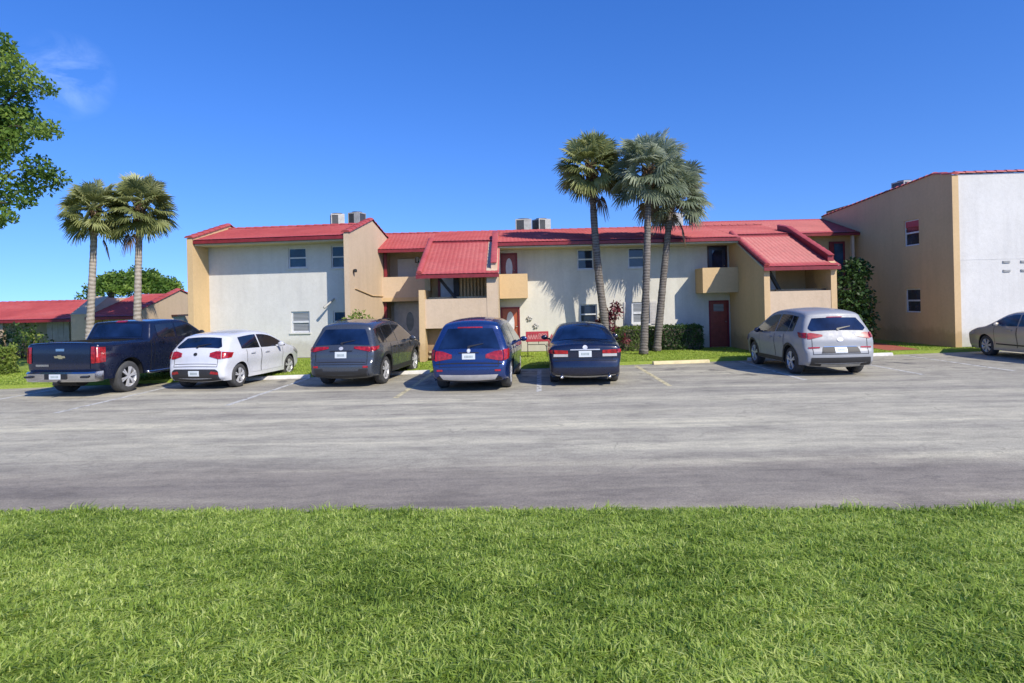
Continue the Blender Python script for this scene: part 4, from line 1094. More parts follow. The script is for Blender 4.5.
def stair_wing(x0, x1, capl, capr, left):
    """projecting stair hall: two side walls, parapet, landing, flight of steps, tiled lean-to roof"""
    df, zf, zm = 22.0, 3.10, 4.53
    t = 0.2; tr = 0.38 if left else 0.2
    topz = lambda d: zf + (zm - zf) * (d - 21.8) / 3.4
    lp = [(Y(22.0), 0), (Y(25.49), 0), (Y(25.49), Z(topz(25.2)) - .02), (Y(25.1), Z(topz(25.1)) - .02), (Y(22.0), Z(topz(22.0)) - .02)]
    if left: lp = [(Y(21.9), 0), (Y(25.49), 0), (Y(25.49), Z(topz(25.2)) - .1), (Y(23.6), Z(topz(23.6)) - .1), (Y(23.6), Z(2.58)), (Y(22.0), Z(2.58))]
    w = MB().prism_x(lp, x0, x0 + t).build('stair_wing', M_['tan'], Cb, world=False)
    rp = [(Y(22.0), 0), (Y(25.49), 0), (Y(25.49), Z(topz(25.2)) + .02), (Y(25.1), Z(topz(25.1)) + .02), (Y(22.0), Z(topz(22.0)) + .02)]
    MB().prism_x(rp, x1 - tr, x1).build('stair_wall', M_['tan_lite'] if left else M_['tan'], w, world=False)
    MB().box(x0 + t + .002, x1 - tr - .002, Y(22.015), Y(22.17), Z(1.25), Z(2.26)).build('stair_parapet', M_['tan_lite'], w, world=False)
    MB().box(x0 + t + .002, x1 - tr - .002, Y(23.0), Y(23.88), Z(2.2), Z(2.34)).build('landing', M_['cream'], w, world=False)
    MB().box(x0 + t + .002, x1 - tr - .002, Y(23.9), Y(24.05), 0, Z(3.85)).build('back_wall', M_['tan'], w, world=False)
    cx = (x0 + x1) / 2
    MB().box(x0 + 0.55, x0 + 1.15, Y(23.82), Y(23.895), Z(2.345), Z(3.7)).build('stair_door', M_['winframe'], w, world=False)
    MB().box(x0 + 0.46, x0 + 0.545, Y(23.80), Y(23.895), Z(2.345), Z(3.75)).build('door_post', M_['maroon'], w, world=False)
    st = MB()
    n = 12
    for i in range(n):
        a = i / n
        st.box(x0 + t + .05, x0 + t + .95, Y(22.4) + 0.25 * i * .45, Y(22.4) + 0.25 * (i + 1) * .45 + .03, Z(.2) + 2.1 * a, Z(.2) + 2.1 * a + .06)
    st.build('steps', M_['cream'], w, world=False)
    b = MB(); b.beam((x0 + .35, Y(22.9), Z(3.35)), (x0 + .95 if not left else x0 + 1.25, Y(22.9), Z(2.2)), 0.10, 0.14, up=(0, 1, 0)); b.build('stair_stringer', M_['iron'], w, world=False)
    if left:
        MB().box(x0 + t + .002, x1 - tr - .002, Y(22.6), Y(22.7), 0, Z(1.24)).build('under_stair_panel', M_['brown'], w, world=False)
        b = MB()
        for i in range(8): b.box(x1 - tr - 1.0 + i * .125, x1 - tr - .94 + i * .125, Y(23.2), Y(23.26), Z(2.2), Z(3.4))
        b.build('slat_screen', M_['tan'], w, world=False)
        MB().box(x1 - tr - 1.25, x1 - tr - 1.05, Y(23.2), Y(23.3), Z(2.2), Z(3.4)).build('dark_post', M_['iron'], w, world=False)
    else:
        MB().box(x0 + .5, x1 - .25, Y(22.25), Y(22.32), Z(2.262), Z(2.32)).build('hand_rail', M_['iron'], w, world=False)
    ro = roof_sheet(Cb, 'stair_roof', x0 - .06, x1 + .06, Y(21.8), Z(zf), Y(25.2), Z(zm))
    if capl: ridge_cap(Cb, 'rake_tiles', [(x0 + .05, Y(25.3), Z(topz(25.3)) + .05), (x0 + .05, Y(21.85), Z(topz(21.85)) + .05)], 0.22, 0.10, ro)
    # raised parapet on the right edge
    pz = [(Y(22.15), Z(topz(22.15)) - .05), (Y(26.3), Z(4.75)), (Y(26.3), Z(5.0)), (Y(25.4), Z(topz(25.4)) + .22), (Y(22.15), Z(topz(22.15)) + .26)]
    if capr:
        MB().prism_x(pz, x1 - .22, x1 - .02).build('raised_parapet', M_['maroon'] if not left else M_['tan_lite'], ro, world=False)
        ridge_cap(Cb, 'rake_tiles', [(x1 - .12, Y(26.3), Z(5.0)), (x1 - .12, Y(25.4), Z(topz(25.4)) + .21), (x1 - .12, Y(22.1), Z(topz(22.1)) + .25)], 0.24, 0.03, ro)
    return w
stair_wing(-3.2, -0.48, True, True, True)
stair_wing(8.68, 11.18, True, True, False)

# ------------------------------------------------------------------ right block
Rb = thing('end_building', 'tall tan and white end building with red roof edging, behind the beige sedan', 'building', (15.8, 22.85, LAWN))
y_ = lambda d: d - 22.85
HW = [(24.76, 25.70, 3.96, 4.98), (24.76, 25.70, 1.33, 2.27)]
# side wall facing left, with its window openings, built as a sheet with reveals
def side_wall():
    m = MB()
    prof = [(23.0, 6.30), (23.85, 6.50), (32.5, 6.05)]
    tz = lambda d: np.interp(d, [p[0] for p in prof], [p[1] for p in prof])
    ds = [22.85, 23.85, 24.76, 25.70, 28, 30, 32.5]; zs = [LAWN, 1.33, 2.27, 3.96, 4.98]
    for i in range(len(ds) - 1):
        for j in range(len(zs)):
            z0a = zs[j]; z1a = zs[j + 1] if j + 1 < len(zs) else None
            if ds[i] == 24.76 and z1a and (zs[j], z1a) in ((1.33, 2.27), (3.96, 4.98)): continue
            a, b = y_(ds[i]), y_(ds[i + 1])
            za, zb = (z1a, z1a) if z1a else (tz(ds[i]), tz(ds[i + 1]))
            m.quad((0, a, Z(z0a)), (0, b, Z(z0a)), (0, b, Z(zb)), (0, a, Z(za)))
    for d0, d1, z0, z1 in HW:
        a, b, c, d = y_(d0), y_(d1), Z(z0), Z(z1)
        m.quad((0, a, c), (0, b, c), (.13, b, c), (.13, a, c)); m.quad((0, a, d), (.13, a, d), (.13, b, d), (0, b, d))
        m.quad((0, a, c), (.13, a, c), (.13, a, d), (0, a, d)); m.quad((0, b, c), (0, b, d), (.13, b, d), (.13, b, c))
    m.quad((0, 0, 0), (0.23, 0, 0), (0.23, 0, Z(6.27)), (0, 0, Z(6.27)))
    m.quad((0.23, 0, 0), (0.23, .15, 0), (0.23, .15, Z(6.3)), (0.23, 0, Z(6.27)))
    m.quad((0, 0, Z(6.27)), (0.23, 0, Z(6.27)), (.23, 1, Z(6.5)), (0, 1, Z(6.5)))
    return m.build('side_wall', M_['tan'], Rb, world=False)
side_wall()
for d0, d1, z0, z1 in HW:
    a, b, c, d = y_(d0), y_(d1), Z(z0), Z(z1); zm = (c + d) / 2; fw = .05
    m = MB(); m.box(.05, .11, a + .002, a + fw, c + .002, d - .002); m.box(.05, .11, b - fw, b - .002, c + .002, d - .002)
    m.box(.05, .11, a + fw, b - fw, c + .002, c + fw); m.box(.05, .11, a + fw, b - fw, d - fw, d - .002); m.box(.04, .11, a + fw, b - fw, zm - .03, zm + .03)
    f = m.build('window', M_['winframe'], Rb, world=False)
    MB().box(.085, .09, a + fw, b - fw, c + fw, zm - .03).box(.07, .075, a + fw, b - fw, zm + .03, d - fw).build('pane', M_['glass'], f, world=False)
    if z0 > 3: MB().box(.045, .068, a + fw, b - fw, d - .28, d - fw).build('red_window_panel', M_['signred'], f, world=False)  # red panel across the top of the upper window
m = MB(); wall(m, 0.231, 12, 0, Z(6.33), 0.15); wall_thick(m, .231, 12, 0, Z(6.33), .15, 9.6); m.build('front_wall', M_['white'], Rb, world=False)
MB().box(0.24, 12, .142, .149, Z(3.24), Z(3.262)).build('wall_joint', M_['white'], Rb, world=False)
ridge_cap(Rb, 'wall_cap', [(0.09, -.05, Z(6.28)), (0.09, 1.0, Z(6.50)), (0.09, 9.6, Z(6.06))], 0.30, 0.075)
ridge_cap(Rb, 'wall_cap', [(0.2, 0.2, Z(6.35)), (12, 0.2, Z(6.44))], 0.26, 0.08)
for zz in (3.14, 2.82):
    for xx in (1.86, 2.5):
        m = MB()
        m.box(xx, xx + .26, .12, .149, Z(zz) - .04, Z(zz) + .04)
        for i in range(3): m.box(xx + .02, xx + .24, .108, .119, Z(zz) - .035 + i * .025, Z(zz) - .02 + i * .025)
        m.build('wall_vent', M_['metalgrey'], Rb, world=False)

# ------------------------------------------------------------------ low buildings on the left
Ba = thing('bungalow', 'low bungalow with a long red roof and shaded porch plants', 'building', (-26, 29, LAWN))
by = lambda d: d - 29
bx = lambda x: x + 26
roof_sheet(Ba, 'roof', bx(-38), bx(-19.32), by(28.6), Z(1.80), by(33), Z(2.66))
ridge_cap(Ba, 'ridge_tiles', [(bx(-38), by(33), Z(2.64)), (bx(-19.3), by(33), Z(2.64))], 0.3, 0.08)
m = MB(); wall(m, bx(-38), bx(-19.3), 0, Z(1.85), by(30.2)); wall_thick(m, bx(-38), bx(-19.3), 0, Z(1.85), by(30.2), by(36)); m.build('front_wall', M_['cream'], Ba, world=False)
m = MB()
for i in range(4): m.box(bx(-21.75) + i * .26, bx(-21.75) + i * .26 + .245, by(29.9), by(30.19), 0.02, Z(1.72))
m.build('panel_screen', M_['greydoor'], Ba, world=False)
for xx in (-23.2, -27.0): MB().box(bx(xx), bx(xx) + .18, by(28.9), by(29.08), 0, Z(1.68)).build('porch_post', M_['tan_lite'], Ba, world=False)
fin_wall(Ba, 'end_wall', bx(-19.31), bx(-18.6), [(by(28.0), 0), (by(33.5), 0), (by(33.5), Z(2.75)), (by(29.5), Z(2.72)), (by(28.0), Z(1.98))], M_['tan_lite'])
MB().hexa([(bx(-19.33), by(27.97), Z(1.972)), (bx(-18.58), by(27.97), Z(1.972)), (bx(-18.58), by(29.5), Z(2.75)), (bx(-19.33), by(29.5), Z(2.75)), (bx(-19.33), by(27.97), Z(2.0)), (bx(-18.58), by(27.97), Z(2.0)), (bx(-18.58), by(29.5), Z(2.79)), (bx(-19.33), by(29.5), Z(2.79))]).build('wall_coping', M_['tan_lite'], Ba, world=False)
Bb = thing('bungalow', 'low bungalow with a tan gable end, right against the tall white block', 'building', (-17.4, 28.5, LAWN))
by = lambda d: d - 28.5
bx = lambda x: x + 17.4
roof_sheet(Bb, 'roof', bx(-18.58), bx(-16.45), by(27.8), Z(1.86), by(31.6), Z(2.90))
m = MB(); wall(m, bx(-18.55), bx(-16.5), 0, Z(2.0), by(29)); m.build('front_wall', M_['cream'], Bb, world=False)
fin_wall(Bb, 'gable_wall', bx(-16.5), bx(-16.3), [(by(28), 0), (by(36), 0), (by(36), Z(2.1)), (by(31.4), Z(3.05)), (by(28), Z(2.12))], M_['tan_lite'], [(by(27.9), Z(2.09)), (by(31.4), Z(3.05)), (by(36), Z(2.1))])
MB().box(bx(-18.5), bx(-16.52), by(31.7), by(36), Z(2.4), Z(2.7)).build('flat_roof', M_['cream'], Bb, world=False)
MB().box(bx(-16.298), bx(-16.0), by(30.6), by(31.8), Z(1.78), Z(1.86)).build('window_hood', M_['darkframe'], Bb, world=False)
MB().box(bx(-16.298), bx(-16.26), by(30.7), by(31.7), Z(1.2), Z(1.775)).build('window', M_['winframe'], Bb, world=False)

# ------------------------------------------------------------------ rooftop condensers
def condenser(label, x, y, z, w=0.72, h=0.78, rz=0.0):
    t = thing('air_conditioner', label, 'air conditioner', (x, y, z), rz, 'air conditioners on the flat roofs')
    m = MB()
    for sx in (-1, 1):
        for sy in (-1, 1): m.box(sx * w * .42 - .025, sx * w * .42 + .025, sy * w * .42 - .025, sy * w * .42 + .025, 0, .18)
    m.box(-w * .5, w * .5, -w * .5, w * .5, .18, .23)
    m.build('stand', M_['metalgrey'], t, world=False)
    m = MB()
    for sx in (-1, 1):
        for sy in (-1, 1): m.box(min(sx * w * .5, sx * w * .44), max(sx * w * .5, sx * w * .44), min(sy * w * .5, sy * w * .44), max(sy * w * .5, sy * w * .44), .231, .23 + h)
    m.box(w * .02, w * .44, -w * .5, -w * .47, .231, .23 + h)
    m.box(-w * .5, w * .5, -w * .5, w * .5, .231 + h, .231 + h + .05)
    m.build('housing', M_['metalgrey'], t, world=False)
    m = MB().box(-w * .46, w * .46, -w * .46, w * .46, .232, .229 + h)
    for i in range(12): m.box(-w * .44, w * .0, -w * .485, -w * .462, .25 + i * h / 12, .25 + i * h / 12 + h / 30)
    m.build('coil', M_['fin'], t, world=False)
    MB().lathe_z([(0, w * .4), (.04, w * .4), (.05, w * .05)], 0, 0, .285 + h, 18).build('fan_grille', M_['fin'], t, world=False)
condenser('rooftop air conditioner above the white block, farther from the peak of the tan gable', -7.45, 27.6, 5.2, .56, .56, .35)
condenser('grey rooftop air conditioner right beside the peak of the tan gable', -6.62, 27.7, 5.22, .56, .60, -.3)
condenser('rooftop air conditioner above the central roof, the wider of the pair left of the palms', 0.63, 30.6, 5.13, .76, .60)
condenser('rooftop air conditioner above the central roof, nearer the tallest palm of the pair', 1.50, 30.9, 5.13, .66, .64, .5)
condenser('rooftop air conditioner half hidden behind the drooping palm crown', 7.75, 30.5, 5.15, .78, .68)
condenser('larger rooftop air conditioner on the tall tan end building, lower along its sloping edge', 16.35, 26.5, 5.9, .66, .52, .2)
condenser('smaller rooftop air conditioner on the tall tan end building, nearest its highest corner', 17.05, 26.6, 5.95, .6, .45, .1)

# ------------------------------------------------------------------ red sign
t = thing('sign', 'small red sign with pale lettering, on the grass between two cars', 'sign', (0.86, 22.6, LAWN))
b = MB().box(-.40, .40, -.05, .05, .56, .92).build('sign_board', M_['signred'], t, world=False, bevel=.012)
m = MB()
def stroke(x0, z0, x1, z1): m.beam((x0, -.055, z0), (x1, -.055, z1), .028, .008, up=(0, 1, 0))
x = -.335
for g in range(4):
    stroke(x, .65, x + .035, .84); stroke(x + .035, .84, x + .07, .65)
    x += .09
x = .06
for g in range(3):
    stroke(x, .65, x, .84); stroke(x + .06, .65, x + .06, .84); stroke(x, .84, x + .06, .84); stroke(x, .745, x + .06, .745)
    x += .10
m.build('lettering', M_['pink'], b, world=False)
MB().tube([(-.34, 0, 0), (-.34, 0, .56)], .014, 8).tube([(.05, 0, .56), (.05, 0, .46), (.26, 0, .46), (.32, 0, .38), (.34, 0, 0)], .014, 8).tube([(-.34, 0, .46), (.1, 0, .46)], .012, 8).build('stand', M_['iron'], t, world=False, smooth=True)
# ------------------------------------------------------------------ vegetation
def palm(label, base, top, r0, crown_r, seed, fm, tm, dead=6, n=44, lean=0.3, squash=1.0):
    rg = np.random.default_rng(seed)
    t = thing('palm_tree', label, 'palm tree', base, 0, 'fan palms by the car park')
    b = np.array(base); T = np.array(top)
    pts = []; rad = []
    m_ = 46
    for i in range(m_ + 1):
        f = i / m_
        c = b + (T - b) * f
        bend = lean * math.sin(f * pi) * 0.5
        c = c + np.array([bend * math.cos(seed), bend * 0.4 * math.sin(seed), 0])
        pts.append(tuple(c)); rr = r0 * (1.0 - 0.30 * f) * (1.22 if f < 0.03 else 1) * (1 + 0.012 * (1 if i % 2 else -1)) * (1 + .04 * rg.normal())
        rad.append(rr)
    MB().tube(pts, rad, 14).build('trunk', tm, t, smooth=True)
    # rough bases of old leaves under the crown
    m = MB()
    hb = 0.9
    for i in range(60):
        f = 1 - rg.random() * hb / np.linalg.norm(T - b); a = rg.random() * 2 * pi
        k = min(m_ - 1, int(f * m_)); c = np.array(pts[k]) + (np.array(pts[k + 1]) - np.array(pts[k])) * (f * m_ - k)
        d = np.array([cos(a), sin(a), 0.0]); p0 = c + d * r0 * .62; p1 = c + d * (r0 * .62 + .14) + np.array([0, 0, .22])
        m.beam(p0, p1, .10, .03, up=(0, 0, 1))
    m.build('leaf_bases', M_['boots'], t)
    V = []; F = []; tone = []
    def frond(c, az, el, plen, fr, droop, tn, roll=0.0):
        d = np.array([cos(az) * cos(el), sin(az) * cos(el), sin(el)])
        side = np.array([-sin(az), cos(az), 0.0]); up = np.cross(side, d) * -1
        if up[2] < 0: up = -up
        # stalk that bows under the weight of the blade
        st = [c + d * plen * q + np.array([0, 0, -droop * (q * q) * plen * .35]) for q in (0, .5, 1)]
        for p, q in zip(st[:-1], st[1:]):
            b0 = len(V); w = side * .02
            V.extend([p - w, p + w, q + w, q - w]); tone.extend([tn] * 4); F.append((b0, b0 + 1, b0 + 2, b0 + 3))
        h = st[-1]; dd = st[-1] - st[-2]; dd /= np.linalg.norm(dd); up2 = np.cross(dd, side); up2 = up2 if up2[2] > 0 else -up2
        side2 = side * cos(roll) + up2 * sin(roll); up2 = up2 * cos(roll) - side * sin(roll); side = side2
        ns = 28
        for i in range(ns):
            A = (i / (ns - 1) - .5) * R(255) + rg.normal() * .03
            L = fr * (1 - .28 * abs(A / R(127))**2) * (0.9 + .2 * rg.random())
            ax = dd * cos(A) + side * sin(A)
            fold = up2 * (0.10 * abs(sin(A)) - .02)
            p0 = h; p1 = h + (ax + fold) * L * .55; p2 = h + (ax + fold * .4) * L * .95 + np.array([0, 0, -L * (.08 + droop * .36 + .14 * rg.random())])
            tw = np.cross(ax, up2); tw /= np.linalg.norm(tw)
            w1 = tw * fr * .050 + up2 * fr * .02 * (1 if i % 2 else -1); w2 = tw * .006
            b0 = len(V)
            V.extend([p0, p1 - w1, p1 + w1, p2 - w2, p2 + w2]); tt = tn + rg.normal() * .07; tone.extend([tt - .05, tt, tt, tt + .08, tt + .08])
            F.append((b0, b0 + 1, b0 + 2, b0)); F.append((b0 + 1, b0 + 3, b0 + 4, b0 + 2))
    top_ = T + np.array([0, 0, .05])
    for i in range(n):
        f = (i + .5) / n
        el = math.asin(.99 - 1.62 * f) + rg.normal() * .10
        az = i * 2.39996 + rg.normal() * .2
        frond(top_ + np.array([0, 0, -.30 * f]), az, el, crown_r * (.46 + .22 * rg.random()), crown_r * (.40 + .08 * rg.random()), .05 + .22 * f, .62 - .38 * f + rg.normal() * .15, rg.normal() * .55)  # upper fronds lighter, lower ones darker: crown shading put into the tone
    Fq = []
    Ft = [f[:3] for f in F if f[3] == f[0]]; Fq = [f for f in F if f[3] != f[0]]
    Fall = [(a, b_, c_) for a, b_, c_ in Ft] + [x for a, b_, c_, d_ in Fq for x in ((a, b_, c_), (a, c_, d_))]
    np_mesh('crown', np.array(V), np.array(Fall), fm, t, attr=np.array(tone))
    V.clear(); F.clear(); tone.clear()
    if dead:
        def fr2(i):
            az = rg.random() * 2 * pi
            frond(top_ + np.array([0, 0, -.55]), az, R(-62) + rg.normal() * .12, crown_r * .5, crown_r * .42, .9, .5 + rg.normal() * .1)
        for i in range(dead): fr2(i)
        Ft = [f[:3] for f in F if f[3] == f[0]]; Fq = [f for f in F if f[3] != f[0]]
        Fall = list(Ft) + [x for a, b_, c_, d_ in Fq for x in ((a, b_, c_), (a, c_, d_))]
        np_mesh('dry_fronds', np.array(V), np.array(Fall), M_['deadfrond'], t, attr=np.array(tone))
    return t

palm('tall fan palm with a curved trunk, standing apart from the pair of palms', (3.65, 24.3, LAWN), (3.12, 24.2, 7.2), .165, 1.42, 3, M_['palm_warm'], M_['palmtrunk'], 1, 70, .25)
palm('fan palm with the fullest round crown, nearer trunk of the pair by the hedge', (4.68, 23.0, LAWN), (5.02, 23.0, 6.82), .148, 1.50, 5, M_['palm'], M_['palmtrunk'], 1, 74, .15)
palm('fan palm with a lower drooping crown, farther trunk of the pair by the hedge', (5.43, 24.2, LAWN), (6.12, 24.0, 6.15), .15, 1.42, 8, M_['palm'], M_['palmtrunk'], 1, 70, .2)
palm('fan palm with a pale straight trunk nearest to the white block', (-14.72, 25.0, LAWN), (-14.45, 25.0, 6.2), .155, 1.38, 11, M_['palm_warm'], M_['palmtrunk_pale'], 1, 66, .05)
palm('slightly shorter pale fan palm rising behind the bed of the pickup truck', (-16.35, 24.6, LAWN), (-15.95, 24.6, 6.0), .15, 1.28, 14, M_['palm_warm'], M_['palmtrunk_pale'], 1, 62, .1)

def leaves(C, size, rg, aspect=1.9, tone=None, drop=0.3):
    """one small pointed two-facet leaf at each point of C"""
    n = len(C)
    d = rg.normal(size=(n, 3)); d[:, 2] -= drop; d /= np.linalg.norm(d, axis=1)[:, None]
    u = rg.normal(size=(n, 3)); s_ = np.cross(d, u); s_ /= np.maximum(1e-6, np.linalg.norm(s_, axis=1))[:, None]
    L = size * (0.7 + .6 * rg.random(n))[:, None]; w = L / aspect / 1.0 * .5
    nrm = np.cross(d, s_)
    V = np.stack([C, C + d * L * .5 + s_ * w + nrm * L * .06, C + d * L, C + d * L * .5 - s_ * w + nrm * L * .06], 1).reshape(-1, 3)
    F = np.arange(n * 4).reshape(n, 4)
    t = np.repeat(tone if tone is not None else rg.random(n), 4)
    return V, F, t

def clumps(centres, radii, per, rg, flat=.75):
    P = []; T = []
    for c, r in zip(centres, radii):
        n = int(per * r * r)
        g = rg.normal(size=(n, 3)); g /= np.linalg.norm(g, axis=1)[:, None]
        q = r * (0.35 + .65 * rg.random((n, 1))**.5)
        P.append(np.array(c) + g * q * np.array([1, 1, flat])); T.append(np.clip(.5 + .16 * rg.normal() + .12 * rg.normal(size=n), 0, 1))
    return np.concatenate(P), np.concatenate(T)

# big broad-leaved tree whose branches reach in from the left
rg = np.random.default_rng(21)
bt = thing('shade_tree', 'large leafy tree reaching into the picture above the pickup and the leaning palms', 'tree', (-21.3, 19.6, LAWN))
MB().tube([(-21.3, 19.6, LAWN - .05), (-21.25, 19.6, 1.5), (-21.0, 19.5, 3.4), (-20.8, 19.4, 5.0)], [.46, .36, .32, .27], 14).build('trunk', M_['bark'], bt, smooth=True)
cent = []; rad = []; br = MB()
hub = np.array([-20.8, 19.4, 5.0])
for i in range(64):
    a = rg.random() * 2 * pi; e = math.asin(-.05 + 1.05 * rg.random()); q = .55 + .45 * rg.random()
    c = np.array([-20.6, 19.6, 7.4]) + np.array([cos(a) * cos(e) * 4.6, sin(a) * cos(e) * 4.2, sin(e) * 3.6]) * q
    cent.append(c); rad.append(.62 + .4 * rg.random())
for x, z, r in ((-15.6, 10.0, .75), (-15.0, 9.25, .7), (-14.45, 8.85, .5), (-15.6, 8.6, .8), (-14.8, 7.75, .55), (-14.35, 7.5, .4), (-15.4, 7.3, .75), (-14.8, 6.55, .55), (-14.5, 6.3, .35), (-15.2, 6.2, .65), (-15.9, 6.8, .8), (-15.1, 5.75, .5), (-15.5, 5.0, .5), (-16.1, 9.3, .8), (-16.2, 7.8, .9), (-16.3, 10.6, .6), (-14.9, 5.4, .3), (-16.2, 5.6, .6), (-15.9, 8.2, .7), (-15.3, 9.7, .5), (-15.9, 6.2, .6), (-15.2, 8.0, .6), (-16.1, 4.9, .4)):
    cent.append(np.array([x + .50, 19.3 + rg.normal() * .5, z])); rad.append(r * .9)
for i, c in enumerate(cent):
    h_ = hub if i < 64 else c + np.array([-1.6, .2, -.5 + .3 * rg.normal()])
    mid = (h_ + c) / 2 + np.array([0, 0, .25])
    br.tube([h_ + (c - h_) * .05, mid, c], [.09, .05, .015] if i < 64 else [.035, .02, .008], 6)
br.build('branches', M_['bark'], bt, smooth=True)
P, T = clumps(cent, rad, 1350, rg, .66)
keep = rg.random(len(P)) < .9
V, F, t = leaves(P[keep], .135, rg, 1.7, T[keep])
np_mesh('foliage', V, F, M_['leaf'], bt, attr=t)

# wide tree beyond the low roofs
bg = thing('spreading_tree', 'wide dark green tree beyond the red roofs, behind the pale palm trunk', 'tree', (-30.0, 48, 0))
MB().tube([(-30, 48, -.05), (-30.2, 48, 2.0), (-30, 48, 3.6)], [.4, .32, .2], 10).build('trunk', M_['bark'], bt if False else bg, smooth=True)
cent = []; rad = []
for i in range(120):
    a = rg.random() * 2 * pi; q = rg.random()**.5
    cent.append(np.array([-28.3 + cos(a) * q * 3.4, 48 + sin(a) * q * 3.0, 3.1 + 1.9 * math.sqrt(max(0, 1 - q * q)) * (.55 + .45 * rg.random())])); rad.append(.42 + .25 * rg.random())
for x, z in ((-32.0, 3.2), (-31.6, 2.9), (-31.2, 3.5), (-25.2, 3.4), (-25.6, 3.0)): cent.append(np.array([x, 47.5, z])); rad.append(.45)
P, T = clumps(cent, rad, 330, rg, .7)
V, F, t = leaves(P, .22, rg, 1.6, T)
np_mesh('foliage', V, F, M_['leaf'], bg, attr=t)

def hedge(label, x0, x1, y0, y1, z1, mt, n, seed, size=.07, group=None, name='hedge', cat='hedge', core=True, bumpy=.06):
    rg = np.random.default_rng(seed)
    t = thing(name, label, cat, ((x0 + x1) / 2, (y0 + y1) / 2, LAWN), 0, group)
    P = rg.random((n, 3)); k = rg.integers(0, 4, n)
    P[k == 0, 1] = 0; P[k == 1, 2] = 1; P[(k == 2), 0] = np.round(P[k == 2, 0]); P[(k == 3) & (rg.random(n) < .5), 1] = 0
    P = np.array([x0, y0, LAWN]) + P * np.array([x1 - x0, y1 - y0, z1 - LAWN])
    wob = np.array([mnoise.noise(Vector((p[0] * 2.2, p[1] * 2.2, p[2] * 2.2 + seed))) for p in P])
    P[:, 2] += wob * bumpy * 1.5; P[:, 1] -= wob * bumpy
    P += rg.normal(size=P.shape) * .03
    V, F, a = leaves(P, size, rg, 1.6, np.clip(.5 + wob * .5 + rg.normal(size=n) * .15, 0, 1), 0)
    np_mesh('foliage', V, F, mt, t, attr=a)
    if core: MB().box(x0 + .05, x1 - .05, y0 + .07, y1 - .05, LAWN, z1 - .09).build('branches', M_['under'] if False else M_['bark'], t)
    return t
hedge('clipped light green hedge beneath the shuttered window', 3.95, 5.50, 24.45, 25.2, .98, M_['leaf_hedge'], 3600, 31)
hedge('clipped dark green hedge between the paired palms and the lower red door', 5.72, 7.28, 24.5, 25.25, 1.0, M_['leaf_dark'], 4200, 32)
hedge('pale green rounded hedge on the lawn beside the pickup tailgate', -19.0, -16.55, 20.0, 21.4, .95, M_['leaf_yellow'], 10000, 33, .10, bumpy=.12)

def shrub(label, spots, mt, size, seed, name='shrub', stems=True, per=500, flat=1.0, aspect=1.8):
    rg = np.random.default_rng(seed)
    c0 = np.mean([s_[0] for s_ in spots], axis=0)
    t = thing(name, label, 'shrub' if name == 'shrub' else 'plant', (c0[0], c0[1], LAWN))
    P, T = clumps([s_[0] for s_ in spots], [s_[1] for s_ in spots], per, rg, flat)
    P = P[P[:, 2] > LAWN + .02]; 
    V, F, a = leaves(P, size, rg, aspect, np.clip(.5 + rg.normal(size=len(P)) * .2, 0, 1), .1)
    np_mesh('foliage', V, F, mt, t, attr=a)
    m = MB()
    for c, r in spots: m.tube([(c0[0] + (c[0] - c0[0]) * .2, c0[1], LAWN - .03), ((c0[0] + c[0]) / 2, c[1], (LAWN + c[2]) / 2), tuple(c)], [.035, .025, .01], 6)
    m.build('stems', M_['bark'], t, smooth=True)
    return t
shrub('dark red leaved ti plant in front of the white wall, beside the curved palm trunk', [((3.45, 24.7, 1.15), .28), ((3.62, 24.75, 1.45), .28), ((3.95, 24.7, 1.55), .26), ((4.02, 24.7, 1.85), .20), ((3.75, 24.7, .95), .30), ((4.3, 24.35, .55), .16)], M_['leaf_red'], .17, 41, 'red_ti_plant', per=1700, aspect=2.6)
shrub('bright green croton bush at the foot of the tan gable, behind the grey car', [((-5.85, 22.9, 1.4), .32), ((-5.55, 22.9, 1.68), .28), ((-5.2, 22.9, 1.45), .30), ((-5.6, 22.9, .8), .4), ((-4.9, 22.9, 1.2), .22)], M_['leaf_yellow'], .16, 42, 'croton_bush', per=1300, aspect=2.4)
shrub('tall dark green climber against the tan end wall, behind the silver car', [((13.7, 25.4, .7), .65), ((13.6, 25.5, 1.4), .7), ((13.9, 25.5, 1.9), .62), ((13.5, 25.5, 2.4), .6), ((13.75, 25.5, 2.95), .55), ((13.2, 25.5, 2.9), .4), ((13.85, 25.5, 3.15), .42), ((13.6, 25.5, 3.3), .34), ((13.1, 25.4, 1.9), .45), ((14.0, 25.5, 1.1), .5)], M_['leaf_dark'], .17, 43, per=1000)
shrub('dark green porch shrub in the shade under the long red roof', [((-22.2, 28.4, .7), .55), ((-21.5, 28.2, 1.0), .5), ((-20.9, 28.3, .65), .5), ((-21.3, 28.3, 1.3), .35), ((-22.0, 28.3, 1.3), .4), ((-22.9, 28.3, .9), .5)], M_['leaf_dark'], .16, 44, per=420)
shrub('yellow green bush under the long red roof, in front of the grey panels', [((-20.9, 27.5, .75), .38), ((-20.5, 27.5, 1.05), .32), ((-21.1, 27.5, 1.0), .28)], M_['leaf_yellow'], .15, 45, per=520)

# ------------------------------------------------------------------ ground
def sheet(name, corners, mt, kind='structure', z=None):
    m = MB(); m.quad(*corners); return tag(m.build(name, mt), kind=kind)
sheet('ground', [(-900, -300, -.06), (900, -300, -.06), (900, 1500, -.06), (-900, 1500, -.06)], M_['field'])
edge_d = lambda x: 6.28 - .064 * x
kerb_d = lambda x: 19.95 + .15 * x
sheet('car_park', [(-46, edge_d(-46) - .6, 0), (46, edge_d(46) - .6, 0), (46, 30, 0), (-46, 30, 0)], M_['asphalt'])
